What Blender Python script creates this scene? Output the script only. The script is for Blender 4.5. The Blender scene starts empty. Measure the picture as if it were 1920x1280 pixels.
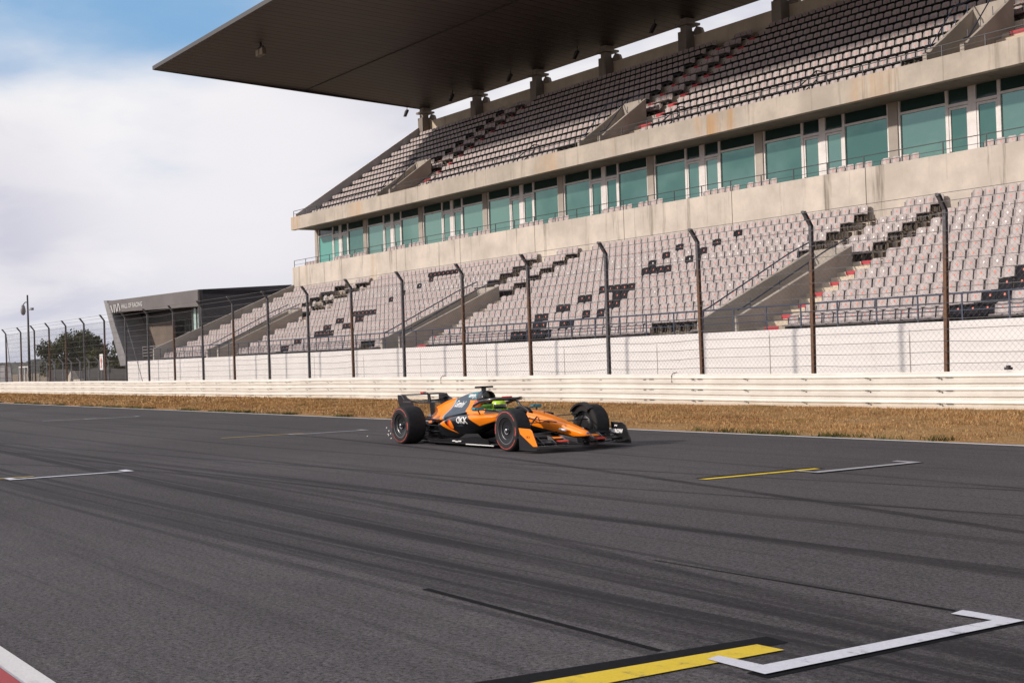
import bpy, bmesh, math, random
import numpy as np
from mathutils import Vector, Matrix
from mathutils.bvhtree import BVHTree
random.seed(7); rng = np.random.default_rng(7)
scene = bpy.context.scene
COL = scene.collection
R = math.radians

# ------------------------------------------------------------------ helpers
class MB:
    """collects shapes, links them as ONE mesh object"""
    def __init__(s): s.v=[]; s.f=[]; s.m=[]
    def add(s, vs, fs, m=0):
        b=len(s.v); s.v+= [tuple(v) for v in vs]
        s.f+= [tuple(i+b for i in f) for f in fs]; s.m+=[m]*len(fs)
        return s
    def box(s, x0,x1,y0,y1,z0,z1, m=0):
        return s.add([(x0,y0,z0),(x1,y0,z0),(x1,y1,z0),(x0,y1,z0),(x0,y0,z1),(x1,y0,z1),(x1,y1,z1),(x0,y1,z1)],
            [(0,3,2,1),(4,5,6,7),(0,1,5,4),(1,2,6,5),(2,3,7,6),(3,0,4,7)], m)
    def quad(s,a,b,c,d,m=0): return s.add([a,b,c,d],[(0,1,2,3)],m)
    def prism(s, poly, axis, a, b, m=0):
        """extrude a 2-D polygon between a and b along axis x / y / z"""
        def P(u,v,w):
            return {'x':(w,u,v),'y':(u,w,v),'z':(u,v,w)}[axis]
        n=len(poly); vs=[P(u,v,a) for u,v in poly]+[P(u,v,b) for u,v in poly]
        fs=[tuple(range(n)),tuple(range(2*n-1,n-1,-1))]+[(i,i+n,(i+1)%n+n,(i+1)%n) for i in range(n)]
        return s.add(vs,fs,m)
    def tube(s, pts, r, n=6, m=0, cap=True, flat=1.0):
        pts=[Vector(p) for p in pts]; rs=r if isinstance(r,(list,tuple)) else [r]*len(pts)
        vs=[];fs=[]
        up=Vector((0,0,1)); 
        for i,p in enumerate(pts):
            t=(pts[min(i+1,len(pts)-1)]-pts[max(i-1,0)]).normalized()
            a=t.cross(up)
            if a.length<1e-4: a=t.cross(Vector((0,1,0)))
            a.normalize(); b=a.cross(t).normalized()
            for k in range(n):
                an=2*math.pi*(k+.5)/n
                vs.append(p+(a*math.cos(an)+b*math.sin(an)*flat)*rs[i])
        for i in range(len(pts)-1):
            for k in range(n):
                fs.append((i*n+k,i*n+(k+1)%n,(i+1)*n+(k+1)%n,(i+1)*n+k))
        if cap: fs.append(tuple(range(n-1,-1,-1))); fs.append(tuple((len(pts)-1)*n+k for k in range(n)))
        return s.add(vs,fs,m)
    def lathe(s, prof, n=48, axis='y', c=(0,0,0), m=0, a0=0, a1=2*math.pi, ms=None):
        """profile of (radius, along-axis) turned about axis"""
        full=abs(a1-a0-2*math.pi)<1e-6; k=n if full else n+1
        vs=[];fs=[];mm=[]
        for i in range(k):
            a=a0+(a1-a0)*i/n
            for r,w in prof:
                u=r*math.cos(a);v=r*math.sin(a)
                p={'y':(u,w,v),'z':(u,v,w),'x':(w,u,v)}[axis]
                vs.append((p[0]+c[0],p[1]+c[1],p[2]+c[2]))
        L=len(prof)
        for i in range(n):
            j=(i+1)%k
            for q in range(L-1):
                fs.append((i*L+q,i*L+q+1,j*L+q+1,j*L+q)); mm.append(m if ms is None else ms[q])
        b=len(s.v); s.v+=vs; s.f+=[tuple(x+b for x in f) for f in fs]; s.m+=mm
        return s
    def loft(s, rings, caps=True, m=0, closed=True, mats=None):
        n=len(rings[0]); vs=[p for r in rings for p in r]; fs=[]; mm=[]
        for i in range(len(rings)-1):
            for k in range(n if closed else n-1):
                fs.append((i*n+k,i*n+(k+1)%n,(i+1)*n+(k+1)%n,(i+1)*n+k)); mm.append(m if mats is None else mats(i,k))
        if caps:
            fs.append(tuple(range(n-1,-1,-1))); mm.append(m)
            fs.append(tuple((len(rings)-1)*n+k for k in range(n))); mm.append(m)
        b=len(s.v); s.v+=[tuple(v) for v in vs]; s.f+=[tuple(x+b for x in f) for f in fs]; s.m+=mm
        return s
    def build(s, name, mats, parent=None, smooth=False, sub=0, bevel=0, fix=True, auto=None):
        me=bpy.data.meshes.new(name)
        me.from_pydata(s.v,[],s.f)
        if not isinstance(mats,(list,tuple)): mats=[mats]
        for m in mats: me.materials.append(m)
        if len(mats)>1: me.polygons.foreach_set('material_index',s.m)
        if fix:
            bm=bmesh.new(); bm.from_mesh(me); bmesh.ops.recalc_face_normals(bm,faces=bm.faces); bm.to_mesh(me); bm.free()
        if smooth: me.polygons.foreach_set('use_smooth',[True]*len(me.polygons))
        me.update()
        if auto is not None:
            me.polygons.foreach_set('use_smooth',[True]*len(me.polygons)); me.set_sharp_from_angle(angle=R(auto))
        o=bpy.data.objects.new(name,me); COL.objects.link(o)
        if parent: o.parent=parent
        if bevel:
            b=o.modifiers.new('bevel','BEVEL'); b.width=bevel; b.segments=2; b.limit_method='ANGLE'
        if sub:
            m=o.modifiers.new('subdivision','SUBSURF'); m.levels=sub; m.render_levels=sub
        return o

def tag(o,label=None,cat=None,group=None,kind=None):
    if label: o['label']=label
    if cat: o['category']=cat
    if group: o['group']=group
    if kind: o['kind']=kind
    return o
def empty(name, loc=(0,0,0), parent=None):
    o=bpy.data.objects.new(name,None); o.location=loc; COL.objects.link(o); o.empty_display_size=.3
    if parent: o.parent=parent
    return o

# ------------------------------------------------------------------ node helpers
class NT:
    def __init__(s, tree): s.t=tree; s.n=tree.nodes; s.l=tree.links
    def new(s,t,**k):
        n=s.n.new(t)
        for a,b in k.items(): setattr(n,a,b)
        return n
    def put(s,sock,v):
        if v is None: return
        if isinstance(v,bpy.types.NodeSocket): s.l.new(v,sock)
        else:
            if sock.type=='RGBA' and not hasattr(v,'__len__'): v=(v,v,v,1)
            elif sock.type=='RGBA' and len(v)==3: v=(*v,1)
            elif sock.type=='VECTOR' and not hasattr(v,'__len__'): v=(v,v,v)
            sock.default_value=v
    def m(s,op,a,b=None,c=None,clamp=False):
        n=s.new('ShaderNodeMath',operation=op,use_clamp=clamp)
        for i,v in enumerate((a,b,c)):
            if v is not None: s.put(n.inputs[i],v)
        return n.outputs[0]
    def vm(s,op,a,b=None):
        n=s.new('ShaderNodeVectorMath',operation=op); s.put(n.inputs[0],a)
        if b is not None: s.put(n.inputs[1],b)
        return n.outputs['Value'] if op in('DOT_PRODUCT','LENGTH','DISTANCE') else n.outputs['Vector']
    def pos(s): return s.new('ShaderNodeNewGeometry').outputs['Position']
    def obj(s): return s.new('ShaderNodeTexCoord').outputs['Object']
    def xyz(s,v):
        n=s.new('ShaderNodeSeparateXYZ'); s.l.new(v,n.inputs[0]); return n.outputs
    def comb(s,x,y,z):
        n=s.new('ShaderNodeCombineXYZ')
        for i,v in enumerate((x,y,z)): s.put(n.inputs[i],v)
        return n.outputs[0]
    def noise(s,vec,scale,detail=4,rough=.55,dist=0):
        n=s.new('ShaderNodeTexNoise'); s.put(n.inputs['Vector'],vec); n.inputs['Scale'].default_value=scale
        n.inputs['Detail'].default_value=detail; n.inputs['Roughness'].default_value=rough; n.inputs['Distortion'].default_value=dist
        return n.outputs['Fac']
    def ss(s,v,a,b,c=0.,d=1.):
        n=s.new('ShaderNodeMapRange',interpolation_type='SMOOTHSTEP'); s.put(n.inputs[0],v)
        for i,q in enumerate((a,b,c,d)): s.put(n.inputs[1+i],q)
        return n.outputs[0]
    def lin(s,v,a,b,c=0.,d=1.):
        n=s.new('ShaderNodeMapRange'); s.put(n.inputs[0],v)
        for i,q in enumerate((a,b,c,d)): s.put(n.inputs[1+i],q)
        return n.outputs[0]
    def mix(s,f,a,b,mode='MIX'):
        n=s.new('ShaderNodeMix',data_type='RGBA',blend_type=mode); s.put(n.inputs[0],f); s.put(n.inputs[6],a); s.put(n.inputs[7],b)
        return n.outputs[2]
    def bump(s,h,strength=.3,dist=.02):
        n=s.new('ShaderNodeBump'); s.put(n.inputs['Height'],h); n.inputs['Strength'].default_value=strength; n.inputs['Distance'].default_value=dist
        return n.outputs[0]
    def poly(s,u,v,pts,soft=.004):
        """1 inside a convex polygon of the (u,v) plane"""
        a=sum(pts[i][0]*pts[(i+1)%len(pts)][1]-pts[(i+1)%len(pts)][0]*pts[i][1] for i in range(len(pts)))
        if a<0: pts=pts[::-1]
        cur=None
        for i in range(len(pts)):
            (x0,y0),(x1,y1)=pts[i],pts[(i+1)%len(pts)]
            L=math.hypot(x1-x0,y1-y0); nx,ny=-(y1-y0)/L,(x1-x0)/L
            d=s.m('ADD',s.m('MULTIPLY_ADD',u,nx,-(nx*x0+ny*y0)),s.m('MULTIPLY',v,ny))
            cur=d if cur is None else s.m('MINIMUM',cur,d)
        return s.ss(cur,-soft,soft)
def mat(name, color=(.5,.5,.5), rough=.6, metal=0., fn=None, spec=None, coat=0, emit=None):
    m=bpy.data.materials.new(name); m.use_nodes=True
    nt=NT(m.node_tree); b=m.node_tree.nodes['Principled BSDF']
    b.inputs['Base Color'].default_value=(*color,1); b.inputs['Roughness'].default_value=rough; b.inputs['Metallic'].default_value=metal
    if spec is not None: b.inputs['Specular IOR Level'].default_value=spec
    if coat: b.inputs['Coat Weight'].default_value=coat; b.inputs['Coat Roughness'].default_value=.04
    if emit: b.inputs['Emission Color'].default_value=(*emit[0],1); b.inputs['Emission Strength'].default_value=emit[1]
    if fn:
        r=fn(nt,b) or {}
        for k,v in r.items(): nt.put(b.inputs[k],v)
    return m
def speck(color,var=.12,scale=6,rough=.7,metal=0.,bump=0,detail=5):
    def f(n,b):
        p=n.pos(); a=n.noise(p,scale,detail)
        lo=tuple(c*(1-var*1.6) for c in color); hi=tuple(min(1,c*(1+var*1.6)) for c in color)
        d={'Base Color':n.mix(n.ss(a,.25,.75),lo,hi)}
        if bump: d['Normal']=n.bump(n.noise(p,scale*6,3),bump,.01)
        return d
    return f

# ------------------------------------------------------------------ materials
STREAKS=[ # measured tyre marks on the tarmac: points (x,y), half width, strength
 ([(-40,5.3),(-19.7,4.98),(-14,4.93),(-10.2,5.0),(-8.2,5.08),(-2,5.2)],.26,.26),
 ([(-40,5.0),(-19.7,4.68),(-14,4.65),(-10.2,4.72),(-8.2,4.8),(-2,4.9)],.10,.3),
 ([(-40,5.7),(-19.7,5.35),(-14,5.3),(-10.2,5.35),(-8.2,5.4),(-2,5.5)],.09,.4),
 ([(-40,7.0),(-22,6.46),(-14.6,6.12),(-10.7,6.08),(-8.8,5.97),(-2,5.6)],.13,.55),
 ([(-40,7.6),(-22,6.85),(-14.6,6.5),(-10.7,6.45),(-8.8,6.35),(-2,5.9)],.20,.22),
 ([(-20,6.95),(-9.3,6.67),(-7.7,6.5),(-6,6.14),(-2,5.6)],.10,.38),
 ([(-60,6.2),(-28.5,6.7),(-22.3,6.95),(-17.5,7.5),(-11.4,7.84),(-2,8.1)],.07,.5),
 ([(-60,7.0),(-31.8,7.45),(-21.5,8.5),(-16,9.4),(-5,10.9)],.06,.45),
 ([(-30,12.8),(-16.7,11.5),(-12,11.0),(-9.7,10.3),(-6.6,9.55),(-1,8.4)],.09,.45),
 ([(-30,7.2),(-11.4,7.9),(-9,8.05),(-5.4,7.8),(-1,7.5)],.14,.4),
 ([(-50,11.8),(-29.4,10.65),(-22.9,10.2),(-17.4,11.3),(-8,12.4)],.06,.4),
 ([(-60,4.5),(-19.7,4.42),(-14,4.38),(-10.2,4.45),(-8.2,4.5),(-2,4.6)],.05,.34),
 ([(-40,5.2),(-19.7,4.86),(-14,4.82),(-10.2,4.88),(-8.2,4.96),(-2,5.1)],.04,.4),
 ([(-40,5.5),(-19.7,5.16),(-14,5.12),(-10.2,5.18),(-8.2,5.26),(-2,5.4)],.035,.4),
 ([(-40,7.3),(-22,6.68),(-14.6,6.30),(-10.7,6.26),(-8.8,6.15),(-2,5.8)],.04,.4),
 ([(-40,8.1),(-22,7.3),(-14.6,6.95),(-10.7,6.9),(-8.8,6.8),(-2,6.4)],.05,.35),
 ([(-60,9.3),(-30,9.1),(-15,9.0),(-3,9.2)],.10,.25),
 ([(-60,14.2),(-30,14.0),(-15,13.0),(-3,12.0)],.07,.3),
 ([(-60,3.6),(-12,3.4),(-8,3.3),(-2,3.5)],.2,.07),
 ([(-60,5.9),(-20,5.8),(-10,5.75),(-2,5.7)],.55,.09),
]
def f_asphalt(n,b):
    p=n.pos(); x,y,z=n.xyz(p)
    warp=n.m('MULTIPLY',n.m('SUBTRACT',n.noise(n.comb(n.m('MULTIPLY',x,.12),y,0),1.,3),.5),.14)
    yy=n.m('ADD',y,warp)
    dark=None
    brk=n.noise(n.comb(n.m('MULTIPLY',x,.22),n.m('MULTIPLY',y,5.),0),1.,5,.65)
    for k,(pts,w,st) in enumerate(STREAKS):
        q=np.array(pts); deg=3 if len(pts)>4 else 2
        c=np.polyfit(q[:,0],q[:,1],deg)
        e=float(c[0])
        for ci in c[1:]:
            e=n.m('MULTIPLY_ADD',x,e,float(ci))
        d=n.m('ABSOLUTE',n.m('SUBTRACT',yy,e))
        mk=n.m('MULTIPLY',n.ss(d,w*1.2,w*.55),min(.95,st*1.7))
        dark=mk if dark is None else n.m('SUBTRACT',n.m('ADD',dark,mk),n.m('MULTIPLY',dark,mk))
    grain=n.noise(p,26,3,.7)
    dark=n.m('MULTIPLY',n.m('MULTIPLY',dark,n.lin(brk,.3,.7,.5,1.25)),n.lin(grain,.3,.65,.55,1.2))
    # faint general rubber lines along the driving direction
    ln=n.noise(n.comb(n.m('MULTIPLY',x,.045),n.m('MULTIPLY',yy,2.6),3.1),1.,6,.7)
    dark=n.m('ADD',dark,n.m('MULTIPLY',n.ss(ln,.49,.72),.34))
    ln2=n.noise(n.comb(n.m('MULTIPLY',x,.16),n.m('MULTIPLY',yy,7.),8.2),1.,4,.6)
    dark=n.m('ADD',dark,n.m('MULTIPLY',n.ss(ln2,.56,.66),.30))
    seam=n.m('MAXIMUM',n.ss(n.m('ABSOLUTE',n.m('SUBTRACT',n.m('ADD',y,n.m('MULTIPLY',warp,.08)),9.02)),.022,.010),n.ss(n.m('ABSOLUTE',n.m('SUBTRACT',n.m('ADD',y,n.m('MULTIPLY',warp,.08)),13.9)),.022,.010))
    dark=n.m('ADD',dark,n.m('MULTIPLY',seam,.35))
    big=n.noise(p,.16,4,.5); mid=n.noise(p,2.3,4,.6)
    fine=n.noise(p,34,4,.75); fine2=n.noise(p,120,2,.6); med=n.noise(p,11,3,.6)
    base=n.mix(n.ss(big,.3,.7),(.059,.055,.057),(.092,.086,.089))
    base=n.mix(n.ss(mid,.25,.8),base,(.074,.067,.072),'MIX')
    g=n.m('ADD',n.m('ADD',n.lin(fine,.32,.68,.30,1.70),n.lin(fine2,.32,.68,-.5,.5)),n.lin(med,.3,.7,-.13,.13))
    base=n.mix(1.,base,n.comb(g,g,g),'MULTIPLY')
    vo=n.new('ShaderNodeTexVoronoi'); n.put(vo.inputs['Vector'],p); vo.inputs['Scale'].default_value=38
    chip=n.m('MULTIPLY',n.ss(vo.outputs['Distance'],.22,.10),n.ss(n.noise(p,31,1),.62,.72))
    base=n.mix(n.m('MULTIPLY',chip,.55),base,(.22,.2,.19))
    base=n.mix(n.m('MULTIPLY',n.ss(y,9.0,9.04),.10),base,(.09,.08,.078))
    base=n.mix(n.m('MINIMUM',dark,.88),base,(.015,.013,.016))
    return {'Base Color':base,'Roughness':n.lin(dark,0,1,.92,.8),'Normal':n.bump(n.m('ADD',fine,fine2),.45,.008)}
M={}
M['asphalt']=mat('asphalt',rough=.9,fn=f_asphalt,spec=.16)
def f_ground(n,b):
    p=n.pos(); a=n.noise(p,.35,5); c=n.noise(p,9,5,.7)
    col=n.mix(n.ss(a,.3,.7),(.36,.20,.085),(.42,.26,.12)); col=n.mix(n.ss(c,.45,.8),col,(.22,.12,.05))
    col=n.mix(n.m('MULTIPLY',n.ss(n.noise(p,.9,3),.6,.72),.5),col,(.12,.12,.04))
    return {'Base Color':col,'Normal':n.bump(n.m('ADD',c,n.noise(p,40,3)),.9,.05)}
M['dry_ground']=mat('dry_ground',rough=.95,fn=f_ground,spec=.1)
M['gravel_ground']=mat('gravel_ground',rough=.95,fn=speck((.26,.20,.14),.25,.6),spec=.1)
def f_blade(n,b):
    qx,qy,qz=n.xyz(n.pos()); oi=n.noise(n.comb(n.m('MULTIPLY',qx,.35),n.m('MULTIPLY',qy,1.3),0),1.,5,.65); oj=n.noise(n.pos(),13,2)
    c=n.mix(n.ss(oi,.35,.65),(.42,.225,.085),(.22,.10,.042)); c=n.mix(n.ss(oj,.4,.75),c,(.62,.43,.21))
    c=n.mix(n.m('MULTIPLY',n.ss(n.noise(n.pos(),.55,4,.65),.58,.66),.8),c,(.11,.13,.035))
    c=n.mix(n.m('MULTIPLY',n.ss(n.noise(n.comb(n.m('MULTIPLY',qx,.6),qy,3.),1.,4,.6),.5,.68),.6),c,(.30,.215,.125))
    return {'Base Color':c}
M['dry_grass']=mat('dry_grass',rough=.9,fn=f_blade,spec=.1)
def paint(col,wear=.5,scale=9):
    def f(n,b):
        p=n.pos(); a=n.noise(p,scale,6,.75); c=n.noise(p,60,3,.7); x,y,z=n.xyz(p)
        st=n.noise(n.comb(n.m('MULTIPLY',x,.6),n.m('MULTIPLY',y,9.),0),1,4,.6)
        w=n.m('MULTIPLY',n.ss(n.m('ADD',n.m('MULTIPLY',a,.5),n.m('ADD',n.m('MULTIPLY',c,.25),n.m('MULTIPLY',st,.4))),.60,.74),wear)
        return {'Base Color':n.mix(w,n.mix(n.ss(c,.3,.7),tuple(q*.86 for q in col),col),(.06,.055,.06)),'Normal':n.bump(c,.25,.004)}
    return f
M['white_paint']=mat('white_paint',rough=.7,fn=paint((.58,.58,.64),.75))
M['old_white_paint']=mat('old_white_paint',rough=.7,fn=paint((.36,.35,.37),.8))
M['yellow_paint']=mat('yellow_paint',rough=.7,fn=paint((.66,.47,.02),.7))
M['old_yellow_paint']=mat('old_yellow_paint',rough=.7,fn=paint((.40,.29,.07),.8))
M['black_paint']=mat('black_paint',rough=.9,spec=.1,fn=speck((.008,.008,.010),.2,30))
M['kerb_red']=mat('kerb_red',rough=.6,fn=paint((.42,.03,.03),.35))
M['edge_white']=mat('edge_white',rough=.7,fn=paint((.62,.6,.6),.5,4))
def f_concrete(col,stain=(.30,.19,.10),joint=None,rust=0.35,dark=.5,streak=1.6,spots=False):
    def f(n,b):
        p=n.pos(); x,y,z=n.xyz(p)
        a=n.noise(p,.55,6,.6); c=n.noise(p,4,5,.6)
        col1=n.mix(n.ss(a,.3,.72),tuple(q*.80 for q in col),tuple(min(1,q*1.10) for q in col))
        col1=n.mix(n.m('MULTIPLY',n.ss(c,.4,.75),.25),col1,tuple(q*.75 for q in col))
        st=n.noise(n.comb(n.m('MULTIPLY',x,streak),n.m('MULTIPLY',y,.7),n.m('MULTIPLY',z,.10)),1.,5,.7)
        col1=n.mix(n.m('MULTIPLY',n.ss(st,.54,.70),dark),col1,(.12,.095,.07))
        big=n.noise(n.comb(n.m('MULTIPLY',x,.16),y,n.m('MULTIPLY',z,.05)),1.,4,.6)
        fine=n.noise(n.comb(n.m('MULTIPLY',x,3.),y,n.m('MULTIPLY',z,.25)),1.,4,.6)
        col1=n.mix(n.m('MULTIPLY',n.m('MULTIPLY',n.ss(big,.58,.68),n.ss(fine,.35,.65)),rust),col1,(.46,.25,.09))
        if spots: # rust runs below the drains beside the stairwells
            q=n.m('ABSOLUTE',n.m('SUBTRACT',n.m('FRACT',n.m('DIVIDE',n.m('ADD',x,35.1+22.35*20.5),22.35)),.5))
            sp=n.m('MULTIPLY',n.ss(n.m('ADD',q,n.m('MULTIPLY',n.m('SUBTRACT',n.noise(n.comb(x,0,z),.9,3),.5),.05)),.062,.030),n.lin(fine,.3,.65,.0,.36))
            col1=n.mix(sp,col1,(.56,.31,.11))
        if joint:
            fr=n.m('ABSOLUTE',n.m('SUBTRACT',n.m('FRACT',n.m('DIVIDE',n.m('ADD',x,500+joint[1]),joint[0])),.5))
            col1=n.mix(n.ss(fr,.4965,.4985),col1,(.10,.08,.065))
        return {'Base Color':col1,'Normal':n.bump(n.noise(p,22,4,.6),.25,.01)}
    return f
M['concrete']=mat('concrete',rough=.85,fn=f_concrete((.61,.54,.47),joint=(7.76,1.2),dark=.75,rust=.30),spec=.25)
M['concrete_band']=mat('concrete_band',rough=.85,fn=f_concrete((.50,.44,.375),dark=.5,rust=.9,streak=2.2,spots=True),spec=.25)
M['concrete_plain']=mat('concrete_plain',rough=.85,fn=f_concrete((.44,.39,.34),rust=.1,dark=.25),spec=.25)
M['concrete_step']=mat('concrete_step',rough=.85,fn=f_concrete((.50,.435,.37),rust=.0,dark=.3,streak=.5),spec=.25)
M['concrete_warm']=mat('concrete_warm',rough=.85,fn=f_concrete((.60,.51,.40),rust=.1,dark=.2),spec=.25)
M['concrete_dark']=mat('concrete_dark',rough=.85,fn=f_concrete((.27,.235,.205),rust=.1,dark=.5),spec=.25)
M['end_wall']=mat('end_wall',rough=.8,fn=f_concrete((.70,.67,.68),rust=.0,dark=.12),spec=.25)
def f_white_wall(n,b):
    p=n.pos(); x,y,z=n.xyz(p)
    a=n.noise(p,.7,6,.65); c=n.noise(p,5,6,.75)
    col=n.mix(n.ss(a,.3,.8),(.75,.72,.71),(.82,.79,.78)); col=n.mix(n.m('MULTIPLY',n.ss(c,.58,.78),.4),col,(.66,.61,.56))
    st=n.noise(n.comb(n.m('MULTIPLY',x,2.2),y,n.m('MULTIPLY',z,.3)),1,4,.7)
    col=n.mix(n.m('MULTIPLY',n.ss(st,.66,.78),.25),col,(.5,.43,.37))
    fr=n.m('ABSOLUTE',n.m('SUBTRACT',n.m('FRACT',n.m('DIVIDE',n.m('ADD',x,400),5.6)),.5))
    low=n.ss(n.m('ADD',z,n.m('MULTIPLY',n.noise(n.comb(n.m('MULTIPLY',x,.4),0,0),1,2),1.6)),2.9,2.5)
    col=n.mix(n.m('MULTIPLY',n.ss(fr,.4945,.4975),n.m('MULTIPLY',low,.75)),col,(.16,.13,.12))
    return {'Base Color':col,'Normal':n.bump(c,.2,.01)}
M['white_wall']=mat('white_wall',rough=.8,fn=f_white_wall,spec=.25)
def f_rail(n,b):
    p=n.pos(); x,y,z=n.xyz(p); a=n.noise(p,1.2,5,.65); c=n.noise(n.comb(x,n.m('MULTIPLY',y,3),n.m('MULTIPLY',z,14)),2.2,5,.7)
    col=n.mix(n.ss(a,.3,.75),(.68,.645,.60),(.78,.75,.70)); col=n.mix(n.m('MULTIPLY',n.ss(c,.55,.78),.55),col,(.52,.43,.33))
    col=n.mix(n.m('MULTIPLY',n.ss(n.m('ADD',z,n.m('MULTIPLY',a,.12)),.30,.12),.55),col,(.50,.38,.24))
    return {'Base Color':col}
M['rail_white']=mat('rail_white',rough=.45,fn=f_rail,spec=.4)
M['galvanised']=mat('galvanised',rough=.5,metal=.4,fn=speck((.20,.20,.22),.25,5))
def f_rust_post(n,b):
    p=n.pos(); x,y,z=n.xyz(p); a=n.noise(p,1.1,4,.6); c=n.noise(p,14,4,.7)
    w=n.m('SUBTRACT',n.m('MULTIPLY',n.ss(n.new('ShaderNodeObjectInfo').outputs['Random'],.42,.48),1.2),.25)
    m=n.m('MULTIPLY',n.ss(n.m('ADD',n.m('MULTIPLY',a,.7),n.m('ADD',n.m('MULTIPLY',c,.4),n.m('MULTIPLY',w,.6))),.80,.98),n.ss(z,4.5,3.3))
    return {'Base Color':n.mix(m,n.mix(n.ss(c,.3,.7),(.075,.075,.085),(.13,.125,.135)),(.15,.075,.04)),'Roughness':.7}
M['post_steel']=mat('post_steel',rough=.6,metal=.2,fn=f_rust_post)
M['wire']=mat('wire',(.10,.095,.10),.55,.5)
M['railing_blue']=mat('railing_blue',(.045,.06,.10),.5,.3)
M['railing_dark']=mat('railing_dark',(.05,.05,.055),.5,.3)
def f_seat(n,b):
    p=n.pos(); oi=n.new('ShaderNodeObjectInfo').outputs['Random']
    a=n.noise(p,2.1,3); c=n.noise(p,16,4,.6)
    col=n.mix(n.ss(a,.3,.7),(.345,.295,.288),(.435,.38,.37)); col=n.mix(n.m('MULTIPLY',n.ss(c,.5,.8),.4),col,(.34,.29,.27))
    return {'Base Color':col}
M['seat_grey']=mat('seat_grey',rough=.5,fn=f_seat,spec=.4)
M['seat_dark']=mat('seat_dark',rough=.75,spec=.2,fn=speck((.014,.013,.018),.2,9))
M['bracket_black']=mat('bracket_black',(.030,.027,.026),.6)
M['bracket_brown']=mat('bracket_brown',(.085,.062,.042),.7)
M['tag_orange']=mat('tag_orange',(.62,.13,.07),.5)
M['tag_white']=mat('tag_white',(.78,.76,.74),.5)
M['step_red']=mat('step_red',rough=.7,fn=paint((.50,.05,.065),.4,5))
def f_glass(c0,c1):
    def f(n,b):
        p=n.pos(); a=n.noise(p,.35,3,.5); rv=n.new('ShaderNodeObjectInfo').outputs['Random']; a=n.m('ADD',a,n.m('MULTIPLY',n.m('SUBTRACT',rv,.5),.9))
        return {'Base Color':n.mix(n.ss(a,.3,.7),c0,c1),'Normal':n.bump(n.noise(p,.9,2),.16,.06)}
    return f
M['glass_teal']=mat('glass_teal',rough=.07,metal=.62,fn=f_glass((.095,.215,.185),(.175,.315,.275)),spec=.8)
M['glass_bright']=mat('glass_bright',rough=.06,fn=f_glass((.10,.34,.29),(.10,.24,.21)),spec=.7)
M['glass_shaded']=mat('glass_shaded',rough=.08,fn=f_glass((.014,.042,.039),(.02,.052,.047)),spec=.5)  # same gallery glass, with the soffit's shade and reflection put into its colour
M['frame_white']=mat('frame_white',rough=.45,fn=speck((.72,.67,.65),.06,3))
def f_roof(n,b):
    p=n.pos(); x,y,z=n.xyz(p)
    fr=n.m('FRACT',n.m('MULTIPLY',n.m('ADD',x,400),1.25)); h=n.ss(n.m('ABSOLUTE',n.m('SUBTRACT',fr,.5)),.40,.48)
    a=n.noise(p,.12,4,.5); c=n.noise(n.comb(n.m('MULTIPLY',x,2.),n.m('MULTIPLY',y,.15),0),1,3)
    col=n.mix(n.ss(a,.3,.7),(.066,.052,.050),(.088,.069,.065)); col=n.mix(n.m('MULTIPLY',n.ss(c,.4,.7),.35),col,(.045,.036,.036))
    col=n.mix(n.m('MULTIPLY',h,.95),col,(.008,.006,.006))
    return {'Base Color':col,'Normal':n.bump(n.m('SUBTRACT',1.,h),.5,.03)}
M['roof_panel']=mat('roof_panel',rough=.5,fn=f_roof,spec=.35)
M['roof_edge']=mat('roof_edge',(.05,.045,.045),.5)
M['dark_steel']=mat('dark_steel',(.045,.042,.044),.5,.3)
M['lamp_body']=mat('lamp_body',(.16,.13,.11),.5)
M['lamp_glass']=mat('lamp_glass',(.42,.36,.28),.3)
M['leaf']=mat('leaf',rough=.8,fn=speck((.085,.088,.036),.4,.7),spec=.15)
M['leaf_dark']=mat('leaf_dark',rough=.8,fn=speck((.055,.060,.026),.35,.8),spec=.15)
M['green_grass']=mat('green_grass',rough=.9,spec=.1,fn=speck((.10,.095,.030),.35,1.5))
M['bark']=mat('bark',rough=.9,fn=speck((.12,.08,.055),.3,4))
M['hill']=mat('hill',rough=1.,fn=speck((.10,.10,.09),.3,.02),spec=.0)
M['pav_grey']=mat('pav_grey',rough=.6,fn=speck((.125,.110,.110),.08,.4))
M['pav_dark']=mat('pav_dark',rough=.55,fn=speck((.022,.020,.026),.2,.5))
M['pav_brown']=mat('pav_brown',rough=.8,fn=f_concrete((.19,.145,.115),rust=.2,dark=.4))
M['pav_blade']=mat('pav_blade',rough=.5,fn=speck((.22,.21,.215),.1,1))
M['logo_white']=mat('logo_white',(.45,.44,.44),.6)
M['sign_white']=mat('sign_white',(.82,.79,.77),.5)
M['sign_red']=mat('sign_red',(.55,.05,.04),.5)
M['tarp_grey']=mat('tarp_grey',rough=.8,fn=speck((.19,.185,.195),.15,.8))
M['block']=mat('block',rough=.9,fn=speck((.42,.36,.30),.15,2))
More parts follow.
